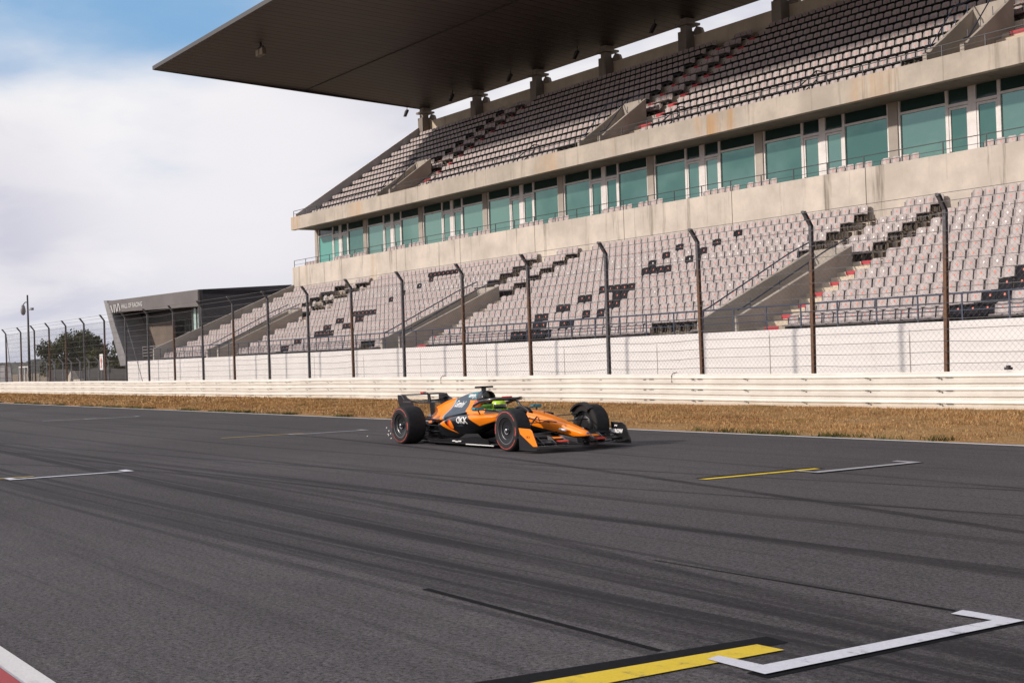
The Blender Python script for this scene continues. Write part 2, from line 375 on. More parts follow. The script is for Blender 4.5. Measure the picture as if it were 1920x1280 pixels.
# ------------------------------------------------------------------ camera
CAM_H=1.6; F_PX=2450.0
yaw,pitch,roll=R(55.32672719),R(.67399065),R(-1.9)
fw=Vector((-math.sin(yaw)*math.cos(pitch),math.cos(yaw)*math.cos(pitch),math.sin(pitch)))
r0=Vector((math.cos(yaw),math.sin(yaw),0)); u0=r0.cross(fw)
rt=r0*math.cos(roll)+u0*math.sin(roll); up=-r0*math.sin(roll)+u0*math.cos(roll)
cd=bpy.data.cameras.new('camera'); cam=bpy.data.objects.new('camera',cd); COL.objects.link(cam)
cd.sensor_width=36; cd.lens=F_PX/1920*36; cd.clip_end=8000; cd.clip_start=.1
cam.matrix_world=Matrix(((rt.x,up.x,-fw.x,0),(rt.y,up.y,-fw.y,0),(rt.z,up.z,-fw.z,CAM_H),(0,0,0,1)))
scene.camera=cam
def px(p):
    d=Vector(p)-Vector((0,0,CAM_H)); z=d.dot(fw)
    return 960+F_PX*d.dot(rt)/z, 640-F_PX*d.dot(up)/z, z

# ------------------------------------------------------------------ ground, track, markings
def sheet(name,pts,z,m,kind='structure'):
    mb=MB(); mb.add([(x,y,z) for x,y in pts],[tuple(range(len(pts)))])
    return tag(mb.build(name,m,fix=False),kind=kind)
sheet('ground',[(-4000,-1500),(1500,-1500),(1500,4000),(-4000,4000)],-.02,M['gravel_ground'])
sheet('track',[(-700,1.35),(160,1.35),(160,17.72),(-700,17.72)],0,M['asphalt'])
sheet('track_edge_line',[(-700,17.50),(160,17.50),(160,17.66),(-700,17.66)],.004,M['edge_white'])
# near kerb: flat white line with a red and white serrated block behind it
sheet('pit_side_edge_line',[(-700,1.72),(160,1.72),(160,1.86),(-700,1.86)],.004,M['edge_white'])
kb=MB()
for i in range(-40,12):
    x=i*1.9
    kb.prism([(1.705,.004),(1.705,.02),(1.45,.075),(1.0,.09),(1.0,.004)],'x',x,x+1.9,i%2)
tag(kb.build('kerb',[M['kerb_red'],M['kerb_red']],bevel=.006),kind='structure')
sheet('pit_side_tarmac',[(-700,-14),(160,-14),(160,1.34),(-700,1.34)],.0,M['asphalt'])
# grid slots (white bracket, yellow sight line, black surround), measured one by one
def flat(name,pts,z,m): return tag(MB().add([(q[0],q[1],z) for q in pts],[tuple(range(len(pts)))]).build(name,m,fix=False),kind='structure')
def slot(x,y,w,wm,ym,yl,bl=None,t=.13,tick=.42):
    # x,y: near front corner of the bracket; yl: corners of the sight line; bl: black surround
    if bl:
        flat('grid_slot_backing',bl,.003,M['black_paint'])
        flat('grid_slot_backing',[(x-.10,y-.03),(x+.045,y-.03),(x+.135,y+w+.01),(x-.05,y+w)],.003,M['black_paint'])
    flat('grid_sight_line',yl,.007,ym)
    P=[(x,y),(x+.11,y+w),(x-tick+.11,y+w+.01),(x-tick+.13,y+w-.13),(x-.02,y+w-.12),(x-.14,y+t),(x-.44,y+t-.02),(x-.42,y+.01)]
    o=MB().add([(q[0],q[1],.011) for q in P],[(0,1,4,5),(1,2,3,4),(0,5,6,7)]).build('grid_slot_line',wm,fix=False); tag(o,kind='structure')
slot(-4.60,4.62,1.96,M['white_paint'],M['yellow_paint'],[(-5.375,2.4),(-5.105,2.4),(-4.91,5.08),(-5.10,5.07)],[(-5.60,2.4),(-5.2,2.4),(-5.03,5.24),(-5.215,5.26)])
slot(-11.44,12.55,1.90,M['old_white_paint'],M['yellow_paint'],[(-12.10,11.12),(-11.97,11.14),(-11.80,13.0),(-11.93,13.02)],[(-12.25,11.2),(-12.05,11.2),(-11.82,13.12),(-12.06,13.14)],t=.09)
def simple(x,y,w,wm,ym,yn,t=.10):
    slot(x,y,w,wm,ym,[(x-.66,yn),(x-.53,yn),(x-.36,y+.46),(x-.49,y+.46)],None,t)
simple(-20.40,4.90,1.85,M['white_paint'],M['old_yellow_paint'],3.5,.13)
simple(-27.12,12.67,1.88,M['old_white_paint'],M['old_yellow_paint'],11.2)
simple(-43.6,12.95,1.80,M['old_white_paint'],M['old_white_paint'],11.7)
sheet('sealed_track_joint',[(-7.9,4.63),(-5.35,4.575),(-5.35,4.62),(-7.9,4.685)],.005,M['black_paint'])
sheet('sealed_track_joint',[(-7.7,6.575),(-4.95,6.555),(-4.95,6.58),(-7.7,6.59)],.005,M['black_paint'])

# ------------------------------------------------------------------ dry grass verge
def vnoise(x,y): return math.sin(x*1.7+math.sin(y*2.3))*.5+math.sin(x*.53+y*1.1)*.5+math.sin(x*4.1-y*3.3)*.25
gm=MB(); nx,ny=560,22; xs=np.linspace(-330,60,nx); ys=np.linspace(17.70,27.5,ny)
vs=[]
for j,y in enumerate(ys):
    for i,x in enumerate(xs):
        e=min(1,(y-17.7)/.7)
        vs.append((x,y+(.05*vnoise(x*2,0) if j==0 else 0),.006+e*(.05+.025*vnoise(x,y))+random.random()*.02*e))
fs=[(j*nx+i,j*nx+i+1,(j+1)*nx+i+1,(j+1)*nx+i) for j in range(ny-1) for i in range(nx-1)]
gm.add(vs,fs); tag(gm.build('grass_verge_ground',M['dry_ground'],smooth=True),kind='structure')
# grass blades: one mesh, thinner with distance
V=[];Fc=[]
def blades(n,x0,x1,h,w):
    X=rng.uniform(x0,x1,n); Y=17.72+(25.3-17.72)*rng.random(n)**.9
    cl=np.array([vnoise(a*1.3,b*1.3) for a,b in zip(X,Y)])
    keep=rng.random(n)<(.55+.35*cl); X,Y=X[keep],Y[keep]
    for a,b in zip(X,Y):
        an=random.uniform(0,6.283); hh=h*random.uniform(.4,1.25)*(.45 if b<17.95 else 1); ww=w*random.uniform(.6,1.3)
        dx,dy=math.cos(an)*ww,math.sin(an)*ww; le=random.uniform(0,6.283); lx,ly=math.cos(le)*hh*.6,math.sin(le)*hh*.6
        z=.02+.05*min(1,(b-17.7)/.7); i=len(V)
        V.extend([(a-dx,b-dy,z),(a+dx,b+dy,z),(a+lx,b+ly,z+hh)]); Fc.append((i,i+1,i+2))
blades(95000,-30,-8,.055,.008); blades(60000,-55,-30,.065,.016); blades(24000,-125,-55,.08,.04)
nd=len(Fc)
for _ in range(1500):   # greener tufts, most of them along the ragged edge of the tarmac
    X_=random.uniform(-110,-9)*(random.random()**.35 if random.random()<.7 else 1); X_=min(X_,-9)
    Y_=17.68+abs(random.gauss(0,.12)) if random.random()<.62 else random.uniform(17.8,25.3)
    if vnoise(X_*.9+3,Y_*.7)<-.15: continue
    for _k in range(random.randint(6,18)):
        a,b=X_+random.gauss(0,.10),max(17.62,Y_+random.gauss(0,.06)); an=random.uniform(0,6.283); hh=random.uniform(.03,.11); ww=.010
        le=random.uniform(0,6.283); i=len(V); dx,dy=math.cos(an)*ww,math.sin(an)*ww
        V.extend([(a-dx,b-dy,.01),(a+dx,b+dy,.01),(a+math.cos(le)*hh*.6,b+math.sin(le)*hh*.6,.01+hh)]); Fc.append((i,i+1,i+2))
me=bpy.data.meshes.new('dry_grass'); me.from_pydata(V,[],Fc); me.materials.append(M['dry_grass']); me.materials.append(M['green_grass'])
me.polygons.foreach_set('material_index',[0]*nd+[1]*(len(Fc)-nd))
o=bpy.data.objects.new('dry_grass',me); COL.objects.link(o)
tag(o,'short sun dried brown grass growing on the verge beside the track','grass',kind='stuff')

# ------------------------------------------------------------------ guard rail
gr=empty('guard_rail',(-60,25.5,0)); tag(gr,'long cream white triple beam crash barrier behind the dry grass verge','guard rail')
prof=[(0,.012),(.02,0),(.05,.075),(.11,.085),(.13,.03),(.155,0),(.18,.03),(.2,.085),(.26,.075),(.29,0),(.31,.012)]
def local(o,par): o.location=tuple(-c for c in par.location); return o
def rise(x): # the barrier line wanders a little, as measured
    return .02*math.sin(x*.11)+.012*math.sin(x*.37+1)
for k in range(3):
    rings=[]
    for x in np.arange(-260,12.1,2.1):
        dz=rise(x)+.004*random.uniform(-1,1); dy=.03*math.sin(x*.09+1)
        rings.append([(x,25.5+dy-o_-(.012 if int(round(x/2.1))%4<2 else 0),.02+.305*k+z+dz) for z,o_ in prof])
    mb=MB().loft(rings,caps=False,closed=False)
    ob=mb.build('rail_beam',M['rail_white'],gr,smooth=False,auto=35); local(ob,gr)
    so=ob.modifiers.new('plate','SOLIDIFY'); so.thickness=.004
pm=MB(); bm_=MB()
for i in range(-62,3):
    x=-107.3+4.19/2*(i+40)
    pm.box(x-.06,x+.06,25.53,25.66,0,.9)
    for k in range(3):
        for z in (.075,.235):
            bm_.box(x-.13,x-.03,25.405,25.43,.02+.305*k+.148,.02+.305*k+.162) if z<.1 else bm_.box(x+.02,x+.045,25.405,25.425,.02+.305*k+.10,.02+.305*k+.13)
        bm_.box(x+.10,x+.30,25.44,25.47,.02+.305*k+.150,.02+.305*k+.160)
local(pm.build('rail_post',M['galvanised'],gr),gr); local(bm_.build('rail_bolt',M['railing_dark'],gr),gr)
skirt=MB().loft([[(x,25.42,.0),(x,25.44,.05+.015*math.sin(x*3)),(x,25.60,.05)] for x in np.arange(-260,12.1,1.05)],caps=False,closed=False)
local(skirt.build('concrete_footing',M['concrete_warm'],gr),gr)
# small clamp left on the rail top
cl=MB().box(-17.62,-17.50,25.40,25.56,.95,1.01).box(-17.60,-17.52,25.44,25.52,1.01,1.05)
tag(cl.build('camera_box',M['railing_dark'],bevel=.01),'small dark box clamped on top of the white guard rail at far right','box')
for x,lab in ((-28.6,'thin black cable tie sticking up over the guard rail beside the car'),(-41.4,'thin black strap hanging over the guard rail left of the car roof')):
    tag(MB().tube([(x,25.37,.70),(x,25.37,.90),(x+.02,25.43,.97),(x+.06,25.54,.99)],.012,5).build('strap',M['railing_dark']),lab,'strap')

# ------------------------------------------------------------------ catch fence
cf=empty('catch_fence',(-60,25.8,0)); tag(cf,'tall debris fence of cranked steel posts, chain link and cables behind the barrier','fence')
PX=[-107.4,-102.9,-99.0,-95.1,-91.0,-86.8,-82.5,-78.4,-74.4,-70.2,-66.0,-61.8,-57.6,-53.3,-49.1,-44.8,-40.4,-36.2,-32.0,-27.75,-23.55,-19.45,-15.3,-11.1]
def fpost():
    mb=MB()
    a=.044
    for (x0,x1,y0,y1) in ((-a,a,-.05,-.04),(-a,a,.04,.05),(-.008,.008,-.04,.04)):
        mb.add([(x0,y0,0),(x1,y0,0),(x1,y1,0),(x0,y1,0),(x0,y0,4.72),(x1,y0,4.72),(x1,y1,4.72),(x0,y1,4.72),
                (x0,y0-.25,5.05),(x1,y0-.25,5.05),(x1,y1-.27,5.10),(x0,y1-.27,5.10)],
               [(0,3,2,1),(0,1,5,4),(1,2,6,5),(2,3,7,6),(3,0,4,7),(4,5,9,8),(5,6,10,9),(6,7,11,10),(7,4,8,11),(8,9,10,11)])
    mb.box(-.052,.052,-.31,-.27,5.03,5.09)
    return mb
p0=fpost().build('fence_post',M['post_steel'],cf); p0.location=(PX[0]+60,0,0)
for x in PX[1:]:
    c=p0.copy(); COL.objects.link(c); c.parent=cf; c.location=(x+60,0,random.uniform(-.03,.03)); c.rotation_euler=(0,random.uniform(-.006,.006)+{-19.45:.030,-23.55:.014,-27.75:.0}.get(x,0.),0)
ZW=[1.11,1.39,1.64,1.91,2.16,2.53,2.88,3.25,3.58,3.90,4.21,4.62]
cb=MB()
for z in ZW:
    pts=[]
    for i in range(len(PX)-1):
        sg=random.choice((.0,.0,.02,.05)); e=random.uniform(-.02,.02)
        for t in (0,.25,.5,.75):
            pts.append((PX[i]+t*(PX[i+1]-PX[i]),25.735,z+e*t-sg*4*t*(1-t)))
    cb.tube(pts,.009,4)
for z,y in ((4.88,25.62),(5.06,25.50)):
    cb.tube([(x,y,z) for x in PX],.009,4)
local(cb.build('cable',M['wire'],cf),cf)
ms=MB(); pit=.15
for i in range(int((PX[-1]-PX[0]+3.8)/pit)):
    x=PX[0]-3.8+i*pit
    for s in (1,-1):
        y=25.722 if s>0 else 25.728
        xa,xb=(x,x+3.75) if s>0 else (x+3.75,x)
        za,zb=.93,4.68
        # clip to the fenced length
        if min(xa,xb)<PX[0]:
            t=(PX[0]-min(xa,xb))/3.75
            if s>0: za=.93+3.75*t; xa=PX[0]
            else: zb=4.68-3.75*t; xb=PX[0]
        if max(xa,xb)>PX[-1]: continue
        ms.tube([(xa,y,za),(xb,y,zb)],.0021,3,cap=False)
local(ms.build('chain_link_mesh',M['wire'],cf,fix=False),cf)
for x,dx in ((PX[0],-1.2),(PX[7],1.1)):
    local(MB().tube([(x,25.85,4.5),(x+dx,26.6,0)],.02,6).build('brace',M['galvanised'],cf),cf)

# ------------------------------------------------------------------ grandstand
XL,XE=-90.2,-6.5
gs=empty('grandstand',(-50,42,0)); tag(gs,'large concrete grandstand with two seating tiers, glazed gallery and dark overhanging roof','grandstand')
def part(mb,name,m,**k): return local(mb.build(name,m,gs,**k),gs)
DY,DZ=.84,.384
T=lambda k:1.95+DZ*(k-1)          # lower tread height, row 1..13
YF=lambda k:31.62+DY*(k-1)        # lower tread front edge
DYU,DZU=.885,.602
TU=lambda k:12.41+DZU*(k-1); YU=lambda k:43.46+DYU*(k-1)
LST=[(-34.15-23.05*s,-32.15-23.05*s) for s in range(-1,3)]   # lower stairwells (left, right wall)
UST=[(-32.85-22.32*s,-30.92-22.32*s) for s in range(-1,3)]
def spans(wells):
    out=[];x=XL+.2
    for a,b in sorted(wells):
        if a>x: out.append((x,min(a,XE)))
        x=b
    if x<XE: out.append((x,XE))
    return out
tl=MB()
for k in range(1,14):
    for a,b in (spans(LST) if k<=7 else [(XL+.2,XE)]):
        tl.box(a,b,YF(k),YF(k)+DY if k<13 else 42.5,0 if k==1 else T(k-1)-.3,T(k))
part(tl,'lower_terrace',M['concrete_step'])
tu=MB()
for k in range(1,13):
    for a,b in (spans(UST) if k<=3 else [(XL+.2,XE)]):
        tu.box(a,b,42.82 if k==1 else YU(k),YU(k)+DYU if k<12 else 54.5,12.02 if k==1 else TU(k-1)-.3,TU(k))
part(tu,'upper_terrace',M['concrete_step'])
part(MB().box(-95.0,XE,31.28,31.58,0,2.20),'front_wall',M['white_wall'],bevel=.015)
part(MB().prism([(31.585,0),(31.585,3.02),(42.5,7.55),(42.5,0)],'x',XL,XL+.2),'lower_end_wall',M['concrete_plain'])
part(MB().box(XL,XE,42.5,42.78,6.6,8.86),'gallery_parapet',M['concrete'],bevel=.015)
part(MB().box(XL+.003,XE,42.78,54.9,7.7,8.14),'gallery_floor',M['concrete_plain'])
part(MB().box(XL,XE,42.5,42.82,11.66,12.62),'upper_fascia',M['concrete_band'],bevel=.015)
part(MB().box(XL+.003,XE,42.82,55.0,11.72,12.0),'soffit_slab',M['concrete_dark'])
part(MB().prism([(42.82,12.02),(42.82,12.85),(54.2,20.45),(55.0,20.70),(55.0,12.02)],'x',XL,XL+.22),'upper_end_wall',M['end_wall'])
part(MB().box(XL+.22,XE,54.55,54.9,12.02,20.70),'back_wall',M['concrete_warm'])
# a lower strip of the building behind the gallery
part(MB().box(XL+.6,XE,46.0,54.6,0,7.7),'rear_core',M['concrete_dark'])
# stairwells with sloping side walls
def wells(W,y0,z0,y1,z1,fl,name):
    for a,b in W:
        if a<XL or b>XE: continue
        w=MB()
        for c in (a,b-.2):
            w.prism([(y0,fl),(y0,z0),(y0+.22,z0+.02),(y1,z1),(y1,fl)],'x',c,c+.2)
        w.box(a+.2,b-.2,y1-.2,y1-.003,fl,z1-.04)
        part(w,name,M['concrete_plain'],bevel=.012)
        d=MB().box(a+.45,b-.45,y1-.24,y1-.203,fl,fl+2.05)
        part(d,'stairwell_doorway',M['bracket_black'])
        part(MB().box(a+.2,b-.2,y0,y1-.24,fl-.015,fl),'stairwell_floor',M['concrete_step'])
        for c,o_ in ((a+.1,.34),(b-.1,.30)):
            h=MB()
            h.tube([(c,y0+.1,z0+o_-.12),(c,y0+.45,z0+o_),(c,y1-1.3,z1+o_-.5),(c,y1-.1,z1+o_-.02)],.028,6)
            for t in (.12,.37,.62,.87):
                yy=y0+(y1-y0)*t; zz=z0+(z1-z0)*t
                h.tube([(c,yy,zz-.05),(c,yy,zz+o_)],.016,4)
            part(h,'handrail',M['railing_blue'])
wells(LST,31.60,2.76,37.50,5.25,1.55,'stairwell_wall')
wells(UST,42.84,13.02,46.10,15.22,12.05,'stairwell_wall')
# aisles: half steps and red nosings
def flight(x0,x1,ks,Tf,Yf,dz,half,rx0,rx1,rh,ry):
    """one aisle of steps: a connected saw-tooth, with its painted nosings"""
    P=[]
    k0,k1=ks[0],ks[-1]
    y=Yf(k0)-(half if k0>1 else 0); P.append((y,Tf(k0-1)+.004 if k0>1 else Tf(k0)-.3))
    for k in ks:
        if k>1: P+= [(Yf(k)-half,Tf(k)-dz/2),(Yf(k)-.004,Tf(k)-dz/2)]
        P+= [(Yf(k)-.004,Tf(k)+.004)]
        nxt=Yf(k+1)-half if k<k1 or k1<12 else Yf(k+1)-.01
        P+= [(nxt,Tf(k)+.004)]
    top=P[-1]
    P+= [(top[0],top[1]-.02)]
    low=[(p[0]+.0,p[1]-.35) for p in P]
    f=part(MB().prism(P+[(P[-1][0],P[0][1]-.1),(P[0][0],P[0][1]-.1)],'x',x0,x1),'stair_flight',M['concrete_warm'])
    for k in ks:
        if k==1: continue
        MB().box(rx0,rx1,Yf(k)-.012,Yf(k)+ry,Tf(k)-rh,Tf(k)+.016).build('step_nosing',M['step_red'],f)
for n_,(a,b) in enumerate(LST):
    if b>XE or a<XL: continue
    flight(b+.02,b+1.68,range(1,9),T,YF,DZ,.40,b+.40,b+1.05,.12,.16)
    if n_<3:
        flight(a+.08,a+.60,range(9,14),T,YF,DZ,.40,a+.05,a+.62,.10,.14); flight(b+1.22,b+1.74,range(9,14),T,YF,DZ,.40,b+1.0,b+1.6,.10,.14)
for n_,(a,b) in enumerate(UST):
    if b>XE or a<XL: continue
    flight(b+.02,b+1.75,range(1,4),TU,YU,DZU,.42,b+.35,b+1.35,.14,.30)
    flight(a+.1,a+.9,range(4,13),TU,YU,DZU,.42,a+.05,a+.92,.14,.30); flight(b+.95,b+1.75,range(4,13),TU,YU,DZU,.42,b+.75,b+1.65,.14,.30)
# glazed gallery
YG=44.60
for i in range(10):
    x0=-90.05+7.76*i
    if x0>XE-8: break
    part(MB().box(x0-.24,x0+.24,YG-.12,YG+.30,8.14,11.72),'gallery_column',M['concrete_plain'],bevel=.01)
    xm=[x0+.24,x0+.34, x0+2.58,x0+2.72, x0+3.66,x0+4.02, x0+4.98,x0+5.12, x0+7.42,x0+7.52]
    fr=MB()
    for a,b in ((0,1),(2,3),(4,5),(6,7),(8,9)): fr.box(xm[a],xm[b],YG-.06,YG+.10,8.14,11.72)
    for a,b,z in ((1,2,11.14),(7,8,11.14)): fr.box(xm[a],xm[b],YG-.055,YG+.095,z,z+.10)
    for a,b in ((3,4),(5,6)): fr.box(xm[a],xm[b],YG-.055,YG+.095,11.02,11.14)
    for a,b in ((1,2),(7,8)): fr.box(xm[a],xm[b],YG-.055,YG+.095,8.14,8.30)
    w=part(fr,'window',M['frame_white'])
    pn=MB()
    for a,b,mi in ((1,2,0 if i else 2),(7,8,0)):
        pn.box(xm[a],xm[b],YG+.01,YG+.03,8.30,11.14,mi)
    for a,b in ((1,2),(3,4),(5,6),(7,8)): pn.box(xm[a],xm[b],YG+.012,YG+.032,11.24 if a in(1,7) else 11.14,11.72,1)
    pn.build('pane',[M['glass_teal'],M['glass_shaded'],M['glass_bright']],w)
    for a,b,hs in ((3,4,1),(5,6,-1)):
        dm=MB(); X0,X1=xm[a]+.012,xm[b]-.012
        dm.box(X0,X0+.08,YG-.04,YG+.06,8.16,11.0).box(X1-.08,X1,YG-.04,YG+.06,8.16,11.0).box(X0+.08,X1-.08,YG-.04,YG+.06,10.90,11.0).box(X0+.08,X1-.08,YG-.04,YG+.06,8.16,8.30)
        d=part(dm,'door',M['frame_white'])
        MB().box(X0+.08,X1-.08,YG+.0,YG+.02,8.30,10.90).build('pane',M['glass_bright' if i==0 and a==3 else 'glass_teal'],d)
        hx=X0+.04 if hs>0 else X1-.04
        MB().box(hx-.03,hx+.03,YG-.09,YG-.04,9.12,9.24).build('handle',M['bracket_black'],d)
part(MB().box(XL+.15,XE,YG+.35,YG+.5,8.14,11.7),'gallery_rear_wall',M['bracket_black'])
# rails
def rail(name,x0,x1,y,zb,zs,step,m,r=.022,skip=()):
    mb=MB()
    for z in zs: mb.tube([(x0,y,z),(x1,y,z)],r if z==zs[-1] else r*.6,6)
    x=x0
    while x<x1:
        if not any(a<x<b for a,b in skip): mb.box(x-.022,x+.022,y-.015,y+.015,zb,zs[-1])
        x+=step
    part(mb,name,m)
rail('front_railing',XL+.2,XE,31.50,2.2,(2.50,2.72,2.98),1.52,M['railing_blue'],.026)
rail('gallery_railing',XL+.1,XE,42.64,8.86,(9.05,9.36),1.94,M['railing_dark'],.018)
rail('upper_railing',XL+.2,XE,42.66,12.62,(12.86,13.08),1.94,M['railing_dark'],.022)
# slanted hand rails in the upper tier
for x in (-72.6,-61.6,-49.0,-39.9,-28.0,-17):
    part(MB().tube([(x,43.2,12.9),(x,44.6,13.9),(x,45.0,13.9)],.03,6).tube([(x,43.4,12.6),(x,44.6,13.5)],.03,6).box(x-.02,x+.02,44.58,44.62,12.9,13.9).box(x-.02,x+.02,43.38,43.42,12.4,13.0),'aisle_handrail',M['railing_dark'])
# roof
rf=MB().prism([(32.3,22.80),(44.1,22.40),(55.2,21.72),(55.2,22.7),(44.1,23.3),(32.3,23.02)],'x',XL,30)
part(rf,'roof',M['roof_panel'])
part(MB().box(XL+.01,30,44.04,44.16,22.36,22.46),'roof_joint',M['bracket_black'])
part(MB().box(XL-.04,30.04,32.18,32.30,22.78,23.05).prism([(32.3,22.77),(55.24,21.69),(55.24,22.73),(32.3,23.05)],'x',XL-.05,XL-.003),'roof_edge_trim',M['roof_edge'])
for i in range(13):
    x=-89.75+7.76*i
    if x>XE: break
    c=MB().box(x-.36,x+.36,53.85,54.54,18.3,20.95).box(x-.26,x+.26,53.98,54.5,20.95,21.3).box(x-.55,x+.55,53.8,54.9,21.3,21.45).box(x-.3,x+.3,54.0,54.7,21.45,21.75)
    c.prism([(x+.36,20.7),(x+1.1,20.7),(x+.95,21.05),(x+.6,21.2),(x+.36,21.0)],'y',54.5,54.75)
    part(c,'roof_column',M['concrete_dark'],bevel=.02)
    if i>2: part(MB().add([(x-1.0,54.6,20.7),(x-.75,54.6,20.7),(x-.75,54.8,20.7),(x-1.0,54.8,20.7),(x-.80,54.6,21.8),(x-.5,54.6,21.8),(x-.5,54.8,21.8),(x-.80,54.8,21.8)],[(0,3,2,1),(4,5,6,7),(0,1,5,4),(1,2,6,5),(2,3,7,6),(3,0,4,7)]),'roof_strut',M['dark_steel'])

# lamps hanging under the roof
def floodlight(x,y,z,lab,s=1.,rz=0):
    e=empty('floodlight',(x,y,z)); e.rotation_euler=(0,0,rz); tag(e,lab,'floodlight','floodlights under the grandstand roof')
    MB().box(-.05*s,.05*s,-.05*s,.05*s,-.22*s,0).box(-.35*s,.35*s,-.04*s,.04*s,-.28*s,-.2*s).build('bracket',M['dark_steel'],e)
    for q in (-1,1):
        MB().prism([(-.16*s,-.30*s),(.16*s,-.30*s),(.22*s,-.72*s),(-.22*s,-.72*s)],'y',-.10*s,.14*s).build('lamp_head',M['lamp_body'],e,bevel=.02).location=(q*.25*s,0,0)
        MB().box(-.19*s,.19*s,-.13*s,-.101*s,-.68*s,-.36*s).build('lamp_glass',M['lamp_glass'],e).location=(q*.25*s,0,0)
    return e
floodlight(-79.3,35.6,22.69,'twin floodlight hanging alone under the front of the dark roof',1.15)
def gull(x,i):
    words=['first','second','third','fourth','fifth','sixth']
    e=empty('spotlight',(x,53.0,21.86)); e.scale=(.75,.75,.75); tag(e,f'dark tilted spotlight under the rear roof edge, {words[i]} from the left','spotlight','spotlights along the rear roof edge')
    MB().tube([(0,0,0),(0,0,-.35)],.04,6).build('stem',M['dark_steel'],e)
    MB().prism([(-.62,-.95),(-.42,-.98),(.16,-.42),(.06,-.28),(-.22,-.40)],'y',-.15,.15).build('lamp_head',M['dark_steel'],e,bevel=.02)
for i in range(5): gull(-91.0+1.0+7.76*i-1.2+(.0 if i else .9),i)

# ------------------------------------------------------------------ seats
def seat_geo(mb,x,y,z,ms=0,mk=1,mt=2,parts='sbt'):
    """x centre, y back plane, z tread; shell, bracket, number tag"""
    if parts=='UPPER': # seats of the upper tier: deep dark beam under the shell
        parts='sbt'; mb.box(x-.245,x+.245,y-.12,y-.06,z+.28,z+.38,mk); lo=.37; pan=mk; wf=.95
    else: lo=.36; pan=ms; wf=1.
    if 's' in parts:
        us=(-.216*wf,-.14,0,.14,.216*wf); hs=(lo,.56,.68,.745)
        yy=lambda u,h:-.02+(h-.4)*.16-(abs(u)/.228)**2.2*.055
        tp=lambda u,h: h-(.05 if abs(u)>.2 and h>.7 else 0)
        g=[(x+u*(.93 if (abs(u)>.2 and h>.7) else 1),y+yy(u,h),z+tp(u,h)) for h in hs for u in us]
        g2=[(p[0],p[1]+.028,p[2]) for p in g]
        n=5; L=len(g); fs=[]
        for r in range(3):
            for c in range(4):
                fs.append((r*n+c,r*n+c+1,(r+1)*n+c+1,(r+1)*n+c)); fs.append((L+r*n+c,L+(r+1)*n+c,L+(r+1)*n+c+1,L+r*n+c+1))
            for c in (0,4): fs.append((r*n+c,(r+1)*n+c,L+(r+1)*n+c,L+r*n+c))
        for c in range(4): fs.append((3*n+c,3*n+c+1,L+3*n+c+1,L+3*n+c))
        mb.add(g+g2,fs,ms)
        a,b=.215,.20
        mb.add([(x-a,y-.05,z+.375),(x+a,y-.05,z+.375),(x+b,y-.36,z+.40),(x-b,y-.36,z+.40),(x-b,y-.40,z+.365),(x+b,y-.40,z+.365),
                (x-a,y-.05,z+.345),(x+a,y-.05,z+.345),(x+b,y-.37,z+.345),(x-b,y-.37,z+.345)],
               [(0,1,2,3),(3,2,5,4),(4,5,8,9),(6,9,8,7),(0,3,9,6),(3,4,9),(1,7,8,2),(2,8,5)],pan)
    if 'b' in parts:
        mb.box(x-.246,x-.233,y-.05,y+.02,z+.33,z+.63,mk)
        mb.box(x-.24,x+.24,y-.20,y-.13,z+.27,z+.343,mk).box(x-.04,x+.04,y-.18,y+.06,z+.02,z+.28,mk)
    if 't' in parts:
        c=[(x+.040*math.cos(t),y-.024+(.60-.4+.040*math.sin(t))*.16,z+.60+.040*math.sin(t)) for t in [i*math.pi/4 for i in range(8)]]
        mb.add(c,[tuple(range(8))[::-1]],mt)
PITCH=.49
def lower_rows():
    """all lower seats: row, x, y back, z tread, block, order from the stairs"""
    L=[]
    bl=[]
    ws=sorted(LST)
    bl.append((XL+.25,ws[0][0]-.05,None,0))
    for i,(a,b) in enumerate(ws):
        nx=ws[i+1][0] if i+1<len(ws) else XE
        bl.append((b+1.74,min(nx,XE)-.05,i,i+1))
    for k in range(1,14):
        y=32.22+DY*(k-1); z=T(k)
        for x0,x1,li,ri in bl:
            if x0>XE-2: continue
            nleft=9999
            e=x1-(.95 if k>=8 else 0)   # two bare brackets beside the upper aisle
            n=int((e-x0)/PITCH)
            for j in range(n):
                L.append((k,x0+(j+.5)*PITCH if li is not None else e-(n-j-.5)*PITCH,y,z,li,ri,j+1,n-j))
        if k>=8:
            for i,(a,b) in enumerate(ws):
                if a<XL or b>XE: continue
                for j in range(4): L.append((k,a+.66+(j+.5)*.46,y,z,'mid',i,j+1,0))
    return L
LOW=lower_rows()
DARKPX=[(1208, 509), (1222, 507), (1236, 504), (1251, 503), (1221, 494), (1251, 478), (1280, 462), (1294, 486), (1324, 469), (1352, 453), (1380, 437), (1132, 543), (1148, 541), (1161, 539), (1175, 538), (1190, 536), (1159, 555), (1173, 553), (1154, 570), (1137, 572), (1123, 588), (1089, 562), (1103, 560), (1046, 580), (1058, 578), (1013, 597), (1026, 595), (1104, 591), (1122, 587), (1002, 613), (1013, 612), (1061, 609), (1075, 606), (976, 630), (988, 629), (1004, 626), (1016, 624), (1031, 623), (1917, 508), (1883, 532), (1910, 530), (1849, 556), (1875, 555), (1800, 581), (1813, 581), (1838, 579), (807, 516), (816, 513), (825, 512), (834, 511), (842, 510), (851, 509), (859, 508), (807, 524), (784, 536), (757, 550), (734, 563), (700, 587), (977, 627), (971, 629), (669, 588), (677, 588), (684, 587), (692, 586), (664, 589), (637, 603), (643, 602), (672, 601), (681, 599), (610, 616), (616, 615), (647, 614), (655, 613), (592, 628), (601, 627), (609, 626), (616, 626), (622, 625), (555, 643), (563, 642), (530, 655), (537, 654)]
